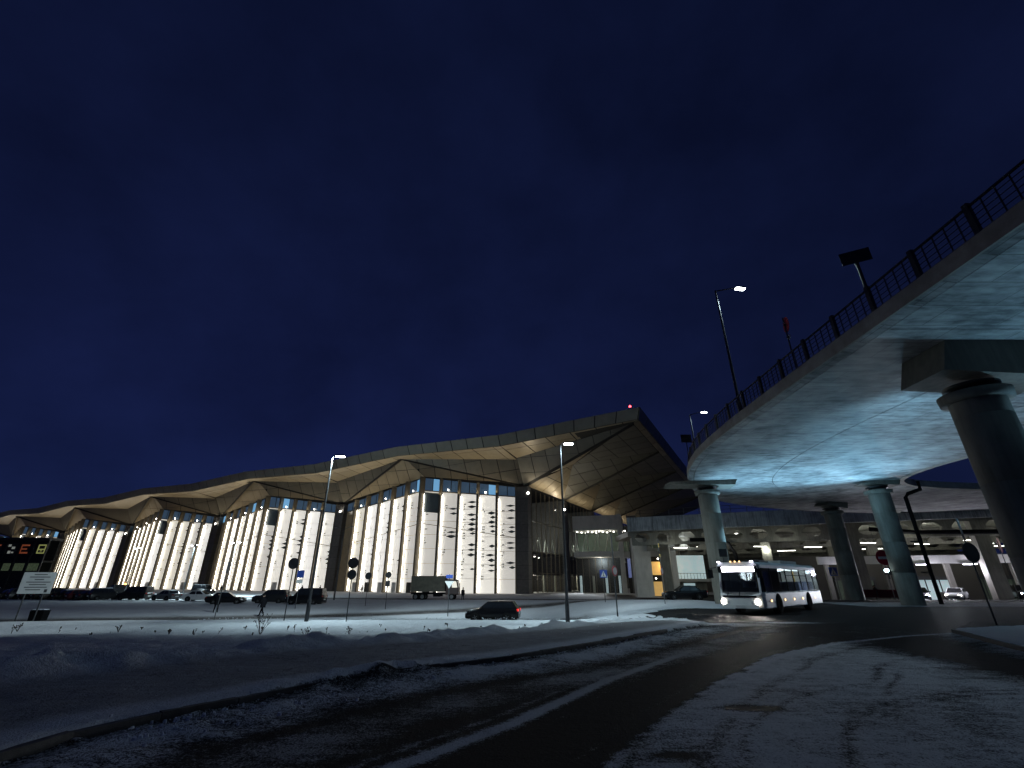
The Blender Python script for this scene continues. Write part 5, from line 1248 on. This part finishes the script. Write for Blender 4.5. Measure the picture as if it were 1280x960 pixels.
    for s in (-1, 1):
        p = t.matrix_basis @ Vector((f + .12, s * .98, .66)); q = t.matrix_basis @ Vector((f + 12, s * 1.2, -.3))
        light('bus_headlight_beam', 'SPOT', p, 420, (1, .93, .82), aim=q, spot_size=R(80), spot_blend=.7, shadow_soft_size=.12)
    return t
make_bus()

# ---------------------------------------------------------------- street lamps
def street_lamp(x, y, h, arm, label, e, size=110, double=False, rz=0, group='street lamps', lit=True, z=None, rr=.085, tilt=.3):
    z = zg(x, y) + (.12 if z is None else 0) if z is None else z
    t = thing('street_lamp', label, 'street lamp', (x, y, z - .15), rz, group)
    a = MB(); a.tube([(0, 0, 0), (0, 0, 1.2)], [rr * 1.55, rr * 1.5], 12); a.tube([(0, 0, 1.2), (0, 0, 1.35), (0, 0, h * .55), (0, 0, h)], [rr * 1.5, rr * 1.05, rr * .85, rr * .6], 12); a.box((0, -rr * 1.5, .8), (.1, .05, .35)); a.build('post', POLE, t)
    for s in ((1, -1) if double else (1,)):
        a = MB(); a.tube([(0, 0, h - .05), (s * arm * .35, 0, h + .12), (s * arm, 0, h + .12 + .2 * arm)], [.045, .04, .03], 8); ao = a.build('arm', POLE, t)
        a = MB(); a.box((s * (arm + .3), 0, h + .14 + .2 * arm), (.75, .30, .11), 0, 0, .8); a.build('lamp_head', DARKM, ao)
        a = MB(); a.box((s * (arm + .32), 0, h + .065 + .2 * arm), (.6, .26, .05)); a.build('lens', LAMPE, ao)
        if lit:
            p = Vector((math.cos(rz) * s * (arm + .3), math.sin(rz) * s * (arm + .3), h + .05)) + Vector((x, y, z - .15))
            light('lamp_light', 'SPOT', p, e, (.68, .91, 1.0), aim=p + Vector((0, tilt, -6)), spot_size=R(size), spot_blend=.85, shadow_soft_size=.2)
    return t
street_lamp(-13.1, 32.6, 10.6, .25, 'tall lit street lamp standing alone on the snow crest in front of the lit bays', 4700, 160, tilt=2.6)
def side_beams(x, y, z, dirs):
    """the wide throw of a street luminaire: its optics push light far along the ground"""
    for dx, dy, dz, e, sp in dirs: light('lamp_throw', 'SPOT', (x, y, z), e, (.74, .93, 1.0), aim=(x + dx, y + dy, z + dz), spot_size=R(sp), spot_blend=1.0, shadow_soft_size=.2)
side_beams(-12.6, 32.6, 9.95, ((-1, .12, -.36, 15000, 60), (-.9, -.42, -.42, 7000, 62), (.6, -.5, -.6, 700, 60), (-.7, .9, -.36, 15000, 60), (.35, 1, -.36, 15000, 60)))
side_beams(3.8, 30.3, 10.25, ((-.5, 1, -.36, 12000, 60), (.5, 1, -.42, 9000, 60)))
street_lamp(3.3, 30.3, 10.9, .25, 'tall lit street lamp before the broad dark pier of the terminal', 4300, 160, tilt=2.6)
p = rat(38.7); street_lamp(p.x + .1, p.y, 9.0, 1.55, 'nearer lit street lamp with a long arm rising from the bridge railing', 1750, 160, tilt=-2.0, z=ZT - .3, rz=R(10))
street_lamp(20.1, 48.6, 9.0, 1.5, 'small lit street lamp farther along the bridge railing', 1800, 165, z=ZT - .3, rz=R(10))
for x, y, lb in ((-80.5, 104, 'distant double armed lamp post left of the second pier'), (-62.5, 95, 'distant double armed lamp post before the third lit bay'), (-50.5, 88, 'distant lit lamp post before the second lit bay')):
    street_lamp(x, y, 9.0, .6, lb, 9000, 168, True, R(-25), 'distant lamp posts in the car park')
street_lamp(-27.6, 78, 10.5, 1.3, 'pale unlit double armed post before the second dark pier', 0, 0, True, R(-20), 'distant lamp posts in the car park', False)
for ob in bpy.data.objects:                                     # the pale post has no lit lens
    if ob.get('label', '').startswith('pale unlit'):
        for ar in ob.children:
            for c in ar.children:
                if c.name.startswith('lens'): c.data.materials[0] = HEADD

# ---------------------------------------------------------------- signs
def sign(x, y, label, faces, h=3.0, rz=0, name='road_sign', cat='road sign', lean=0, z=None, pr=.035):
    t = thing(name, label, cat, (x, y, zg(x, y) - .1 if z is None else z), rz)
    t.rotation_euler = (0, lean, rz)
    a = MB(); a.tube([(0, 0, 0), (0, 0, h)], pr, 8); a.build('post', POLE, t)
    for kind, zc, sz, mt in faces:
        a = MB()
        if kind == 'disc': a.disc((0, -.05, zc), sz, (0, -1, 0), .025, 24); p = a.build('plate', mt, t)
        elif kind == 'box': a.box((0, -.06, zc), (sz[0], .025, sz[1])); p = a.build('plate', mt, t)
        elif kind == 'tri': a.prism([(-sz, -.05, zc + sz * .5), (sz, -.05, zc + sz * .5), (0, -.05, zc - sz)], (0, -.025, 0)); p = a.build('plate', mt, t)
        elif kind == 'ring':
            a.disc((0, -.05, zc), sz, (0, -1, 0), .025, 24); p = a.build('plate', mt[0], t); a = MB(); a.disc((0, -.076, zc), sz * .74, (0, -1, 0), .008, 24); a.build('symbol', mt[1], p)
        elif kind == 'noentry':
            a.disc((0, -.05, zc), sz, (0, -1, 0), .025, 24); p = a.build('plate', SIGNR, t); a = MB(); a.box((0, -.08, zc), (sz * 1.4, .01, sz * .34)); a.build('bar', SIGNW, p)
        elif kind == 'walk':
            a.box((0, -.06, zc), (sz, .025, sz)); p = a.build('plate', SIGNB, t); a = MB(); s = sz * .38; a.prism([(-s, -.075, zc - s), (s, -.075, zc - s), (0, -.075, zc + s)], (0, -.008, 0)); a.build('symbol', SIGNW, p)
            a = MB(); a.tube([(0, -.09, zc + s * .2), (0, -.09, zc - s * .3), (s * .22, -.09, zc - s * .85)], s * .1, 6); a.disc((0, -.085, zc + s * .38), s * .14, (0, -1, 0), .01, 10); a.bar((0, -.09, zc - s * .3), (-s * .25, -.09, zc - s * .85), s * .16); a.build('figure', SIGND, p)
        a = MB(); a.box((0, -.0, zc), (.12, .1, .05)); a.build('clamp', DARKM, t)
    return t
SB = SIGNBK
sign(-23.9, 41.0, 'thin leaning pole with an edge-on plate at the left of the lower road', [('box', 4.0, (.2, .9), SB)], 4.4, R(60), lean=R(2))
sign(-14.8, 33.2, 'round sign seen dark from behind, left of the tall lamp post', [('disc', 3.55, .36, SB)], 3.85)
sign(-10.5, 32.4, 'pair of round dark sign backs on one pole right of the tall lamp post', [('disc', 3.55, .34, SB), ('disc', 2.85, .30, SB)], 3.8)
sign(-24.4, 57.0, 'small blue square sign with a plate below, before the lit second bay', [('box', 3.7, (.8, .8), SIGNB), ('box', 2.9, (.7, .4), SIGNW)], 4.1)
sign(-14.0, 56.0, 'round dark sign with small plates near the second dark pier', [('disc', 3.6, .34, SB), ('box', 2.7, (.5, .6), SB)], 3.9)
sign(-18.0, 62.0, 'small round sign by the lit first bay entrance', [('disc', 3.5, .42, SB)], 3.9)
sign(-5.7, 45.2, 'blue and white give way sign on a pole before the truck', [('box', 3.35, (.62, .30), SIGNB), ('tri', 2.75, .42, SIGNW)], 3.55)
sign(7.05, 34.0, 'white round sign half edge-on, on a stout pole right of the second tall lamp', [('ring', 2.9, .33, (SIGNR, SIGNW))], 5.3, R(48), pr=.05)
sign(10.0, 54, 'blue pedestrian crossing sign before the gallery', [('walk', 2.9, .8, None)], 3.4)
sign(12.5, 41.2, 'narrow pole with a round white sign and yellow plates by the lobby', [('ring', 2.7, .33, (SIGNR, SIGNW)), ('box', 3.9, (.4, .22), SIGNY), ('box', 4.7, (.3, .3), SIGNY)], 5.2, R(55))
sign(17.1, 39.4, 'thin pole carrying a crooked grey plate in front of the round column', [('box', 4.0, (.8, .6), SB), ('box', 2.9, (.4, .9), SB)], 4.3, R(20))
sign(19.35, 20.5, 'tall dark sign pole with a big round back at the right verge', [('disc', 2.95, .40, SB)], 4.35, R(10), z=zg(19.35, 20.5) - .1)
sign(39.6, 52.0, 'red no entry sign with a white bar behind the round column', [('noentry', 4.2, .75, None)], 4.9)
sign(50.5, 50.0, 'red and white round sign seen edge-on beside the big near column', [('noentry', 5.3, .75, None)], 6.0, R(55))
sign(36.5, 56.0, 'lit green crossing sign under the bridge at the hall', [('walk', 3.0, .9, None)], 3.5)
# on the bridge
p = rat(32.9); sign(p.x, p.y, 'red round sign with small white plate on the bridge railing', [('ring', 2.5, .38, (SIGNR, SB)), ('box', 1.85, (.3, .2), SIGNW)], 2.9, R(75), z=ZT)
p = rat(27.95 - 2); q = rat(28.0)
p = rat(28.0); sign(p.x, p.y, 'dark rectangular board on a slanting post above the near bridge railing', [('box', 2.55, (.95, .55), SB)], 2.6, R(-28), 'sign_board', 'sign board', z=ZT, pr=.06)
p = rat(52.0); sign(p.x, p.y, 'small dark rectangular board above the far bridge railing', [('box', 2.5, (.9, .7), SB)], 2.9, R(0), 'sign_board', 'sign board', z=ZT)
# information board at the left
t = thing('information_board', 'white information board on two leaning legs in the snow at the far left', 'notice board', (-33.1, 33.9, zg(-33.1, 33.9)), R(22))
a = MB(); a.box((.55, 0, 2.25), (1.75, .05, 1.35)); bd = a.build('panel', SIGNW, t)
for s in (.1, 1.05): a = MB(); a.tube([(s, .06, -.1), (s, .06, 2.8)], .045, 8); a.build('leg', POLE, t)
for k, (x0, x1) in enumerate(((.2, .9), (0, 1.1), (.3, .8), (-.1, 1.2), (.1, 1.0), (-.1, 1.1), (0, .8))):
    a = MB(); a.box(((x0 + x1) / 2 + .05, -.03, 2.78 - k * .16), (x1 - x0, .012, .05)); a.build('print_line', SIGND, bd)
a = MB(); a.box((1.15, -.03, 1.75), (.16, .012, .2)); a.build('print_mark', SIGND, bd)
t = thing('grit_bin', 'small dark grit bin standing in snow beside the information board', 'bin', at_ground(-37.6, 40.5), R(5))
a = MB(); a.box((0, 0, .38), (.95, .6, .7), 0, 0, 1.08); a.build('tub', PLASTIC, t); a = MB(); a.box((0, 0, .78), (1.05, .7, .08), 0, 0, .9); a.build('lid', PLASTIC, t)
a = MB(); a.box((0, 0, .85), (.9, .55, .07), 0, 0, .8); a.build('snow_cap', SNOWM, t)

# ---------------------------------------------------------------- people
def person(x, y, label, rz=0, stride=.25, bag=False, h=1.75, coat=CLOTH, z=None):
    k = h / 1.75; V_ = []; E_ = []; Rr = []
    def v(p, r, par=None):
        V_.append(tuple(c * k for c in p)); Rr.append(r * k)
        if par is not None: E_.append((par, len(V_) - 1))
        return len(V_) - 1
    pel = v((0, 0, .95), .155); wa = v((0, 0, 1.12), .16, pel); ch = v((.02, 0, 1.33), .185, wa); nk = v((.03, 0, 1.48), .065, ch); hd0 = v((.04, 0, 1.56), .085, nk); hd1 = v((.05, 0, 1.65), .105, hd0); hd2 = v((.045, 0, 1.73), .075, hd1)
    for s, d in ((-1, 1), (1, -1)):
        hip = v((0, s * .10, .90), .105, pel); kn = v((stride * .45 * d + .04, s * .10, .50), .075, hip); an = v((stride * d, s * .10, .10), .05, kn); v((stride * d + .15, s * .11, .05), .045, an)
        sh = v((.02, s * .20, 1.40), .078, ch); el = v((-stride * .35 * d - .02, s * .26, 1.13), .058, sh); wr = v((-stride * .5 * d + .10, s * .26, .91), .042, el); ha = v((-stride * .5 * d + .13, s * .26, .83), .038, wr)
        for q in range(4): f1_ = v((-stride * .5 * d + .115 + q * .016, s * .265, .775), .011, ha); v((-stride * .5 * d + .125 + q * .016, s * .255, .735 + abs(q - 1.5) * .008), .009, f1_)
        v((-stride * .5 * d + .175, s * .25, .80), .012, ha)
    me = bpy.data.meshes.new('person_body'); me.from_pydata(V_, E_, []); o = bpy.data.objects.new('person', me); COL.objects.link(o)
    o.modifiers.new('skin', 'SKIN'); 
    for i, sv in enumerate(me.skin_vertices[0].data): sv.radius = (Rr[i], Rr[i]); sv.use_root = i == 0
    m = o.modifiers.new('subdiv', 'SUBSURF'); m.levels = m.render_levels = 1; me.materials.append(coat)
    o.location = (x, y, zg(x, y) - .03 if z is None else z); o.rotation_euler = (0, 0, rz); tag(o, label, 'person')
    a = MB(); a.lathe((.055 * k, 0, 1.58 * k), [(.085 * k, 0), (.095 * k, .05 * k), (.09 * k, .11 * k)], 14)
    a.disc((.14 * k, -.035 * k, 1.66 * k), .012 * k, (1, 0, 0), .01, 8, 1); a.disc((.14 * k, .035 * k, 1.66 * k), .012 * k, (1, 0, 0), .01, 8, 1); a.bar((.145 * k, 0, 1.66 * k), (.165 * k, 0, 1.62 * k), .025 * k); a.box((.145 * k, 0, 1.60 * k), (.012, .045 * k, .012), 0, 1)
    a.build('face', [SKIN, SIGND], o)
    a = MB(); a.lathe((.045 * k, 0, 1.68 * k), [(.118 * k, 0), (.122 * k, .05 * k), (.09 * k, .12 * k), (.03 * k, .15 * k)], 14); a.build('hat', PLASTIC, o)
    a = MB(); a.lathe((.01, 0, 0), [(.23 * k, .72 * k), (.215 * k, .95 * k), (.205 * k, 1.12 * k), (.225 * k, 1.3 * k), (.17 * k, 1.42 * k), (.08 * k, 1.5 * k)], 16); a.build('coat', coat, o)
    return o
person(-22.4, 45.5, 'person in a dark coat and cap walking across the snow before the snow topped car', R(170), .30)
person(-29.5, 50.5, 'person in dark clothes walking by the white sedan', R(100), .22)
for x, y, lb, r_, st in ((-54.5, 129.5, 'person in black standing by the second lit bay, right of the round sign', 90, .1), (-48.5, 126.0, 'person in black at the right end of the second lit bay', 60, .18), (-36.5, 121.5, 'person in black walking by the left end of the first lit bay', 180, .3), (-84.5, 140, 'person in dark clothes by the third lit bay, beside the dark van', 90, .2), (-80.5, 138, 'person in dark clothes by the third lit bay, nearest the doors', 30, .15), (-7.6, 77.5, 'person in dark clothes behind the give way sign by the truck', 80, .2), (32.5, 88.0, 'person in black before the amber lit wall', 90, .12)):
    person(x, y, lb, R(r_), st, z=zg(x, y) - .02)
for i, (x, y) in enumerate(((48.0, 66.0), (46.8, 67.5), (49.4, 68.0), (45.6, 66.2))):
    person(x, y, ('person in a dark jacket in front of the red barrier, first from the left', 'person in a dark jacket second from the left by the red barrier', 'person in a dark jacket farthest right by the red barrier', 'tall person in black near the pillar by the red barrier')[i], R(70 + 40 * i), .15)
t = thing('barrier', 'dark red barrier panel under the bridge beside the waiting people', 'barrier', at_ground(44.8, 61.5), R(-15))
a = MB(); a.box((0, 0, .75), (5.0, .1, .9)); a.build('panel', PAINTS['maroon'], t)
for s in (-2.3, 0, 2.3): a = MB(); a.box((s, 0, .4), (.1, .14, 1.3)); a.build('post', DARKM, t)

# ---------------------------------------------------------------- dry plants standing in the snow
def plant(x, y, h, n, seed, label, grp, spread=.5):
    r = random.Random(seed); a = MB()
    for i in range(n):
        an = r.uniform(0, 6.28); l = h * r.uniform(.55, 1); sp = spread * r.uniform(.2, 1) * h
        b = Vector((0, 0, -.1)); tip = b + Vector((math.cos(an) * sp, math.sin(an) * sp, l)); mid = b.lerp(tip, .5) + Vector((0, 0, .06 * l))
        a.tube([b, mid, tip], [.010, .008, .004], 5)
        for q in range(3):
            f = r.uniform(.5, .95); c = b.lerp(tip, f); d = Vector((r.uniform(-1, 1), r.uniform(-1, 1), r.uniform(.3, 1))).normalized() * l * .22; a.tube([c, c + d], [.006, .004], 4)
            a.box(c + d, (.02, .02, .035))
        a.box(tip, (.022, .022, .05))
    o = a.build('dry_plant', TWIG); o.location = (x, y, zg(x, y) + .12); return tag(o, label, 'plant', grp)
plant(-11.7, 24.0, .95, 9, 1, 'tallest dry brown stems standing in the snow below the tall lamp post', None)
r = random.Random(5)
for i in range(26):
    f = i / 25; x = -25 + 17 * f + r.uniform(-.8, .8); y = 24.5 + r.uniform(-2.2, 2.6)
    if r.random() < .85: plant(x, y, r.uniform(.10, .42), r.randint(1, 6), 50 + i, 'small dry stems poking out of the snow left of the lamp post', 'dry stems in the snow')
for i in range(16):
    x = -9 + 15 * r.random(); y = 24.5 + 5 * r.random(); plant(x, y, r.uniform(.08, .20), r.randint(2, 4), 150 + i, 'tiny dry stems dotting the snow in front of the hatchback', 'tiny dry stems')

# small leftovers: torn poster on the column, clods of ploughed snow
t = tag(bpy.data.objects.new('torn_poster', None), 'torn pinkish poster pasted on the round column left of the bus', 'poster', None); COL.objects.link(t); t.location = (17.5, 41.3, 1.5)
pm_ = mat('faded_pink_paper', (.42, .25, .28), .8, var=.4, scale=6)
for k, (a0, a1, z0, z1) in enumerate(((-1.85, -1.45, .3, .9), (-1.6, -1.25, .75, 1.1))):
    a = MB(); n = 5; vs = []
    for q in range(n + 1):
        th = a0 + (a1 - a0) * q / n
        for z in (z0, z1): vs.append((.828 * math.cos(th), .828 * math.sin(th), z)); vs.append((.836 * math.cos(th), .836 * math.sin(th), z))
    fs = []
    for q in range(n): b = q * 4; fs += [(b + 1, b + 5, b + 7, b + 3), (b, b + 2, b + 6, b + 4)]
    a.add(vs, fs); a.build('paper', pm_, t)
r = random.Random(21)
def clod(mb, c, s):
    n = 7; base = [(c[0] + s * r.uniform(.7, 1.2) * math.cos(6.283 * k / n), c[1] + s * r.uniform(.7, 1.2) * math.sin(6.283 * k / n), c[2] - .03) for k in range(n)]
    top = [(c[0] + (p[0] - c[0]) * r.uniform(.4, .75), c[1] + (p[1] - c[1]) * r.uniform(.4, .75), c[2] + s * r.uniform(.25, .6)) for p in base]
    mb.add(base + top, [(k, (k + 1) % n, n + (k + 1) % n, n + k) for k in range(n)] + [tuple(range(n, 2 * n))])
mb = MB()
for i in range(420):
    tt = r.uniform(0, 1); k = min(int(tt * 7), 6); j = k + 2; a_ = Vector(K1[j]); b_ = Vector(K1[min(j + 1, len(K1) - 1)]); p = a_.lerp(b_, r.random()); d = (b_ - a_).normalized() if (b_ - a_).length else Vector((1, 0)); n_ = Vector((-d.y, d.x))
    q = p + n_ * (r.gauss(-.55, .28)); sz = r.uniform(.012, .042)
    clod(mb, (q.x, q.y, zg(q.x, q.y) + (.13 if (q - p).dot(n_) > 0 else .03)), sz)
for i in range(260):
    x = r.uniform(-20, 6); y = 33.0 + r.gauss(0, .5) if r.random() < .6 else 20 + r.gauss(0, 2.5); clod(mb, (x, y, zg(x, y) + .14), r.uniform(.012, .04))
o = mb.build('snow_clods', SNOWM); tag(o, 'scattered clods of ploughed snow along the kerb and the crest', None, None, 'stuff')
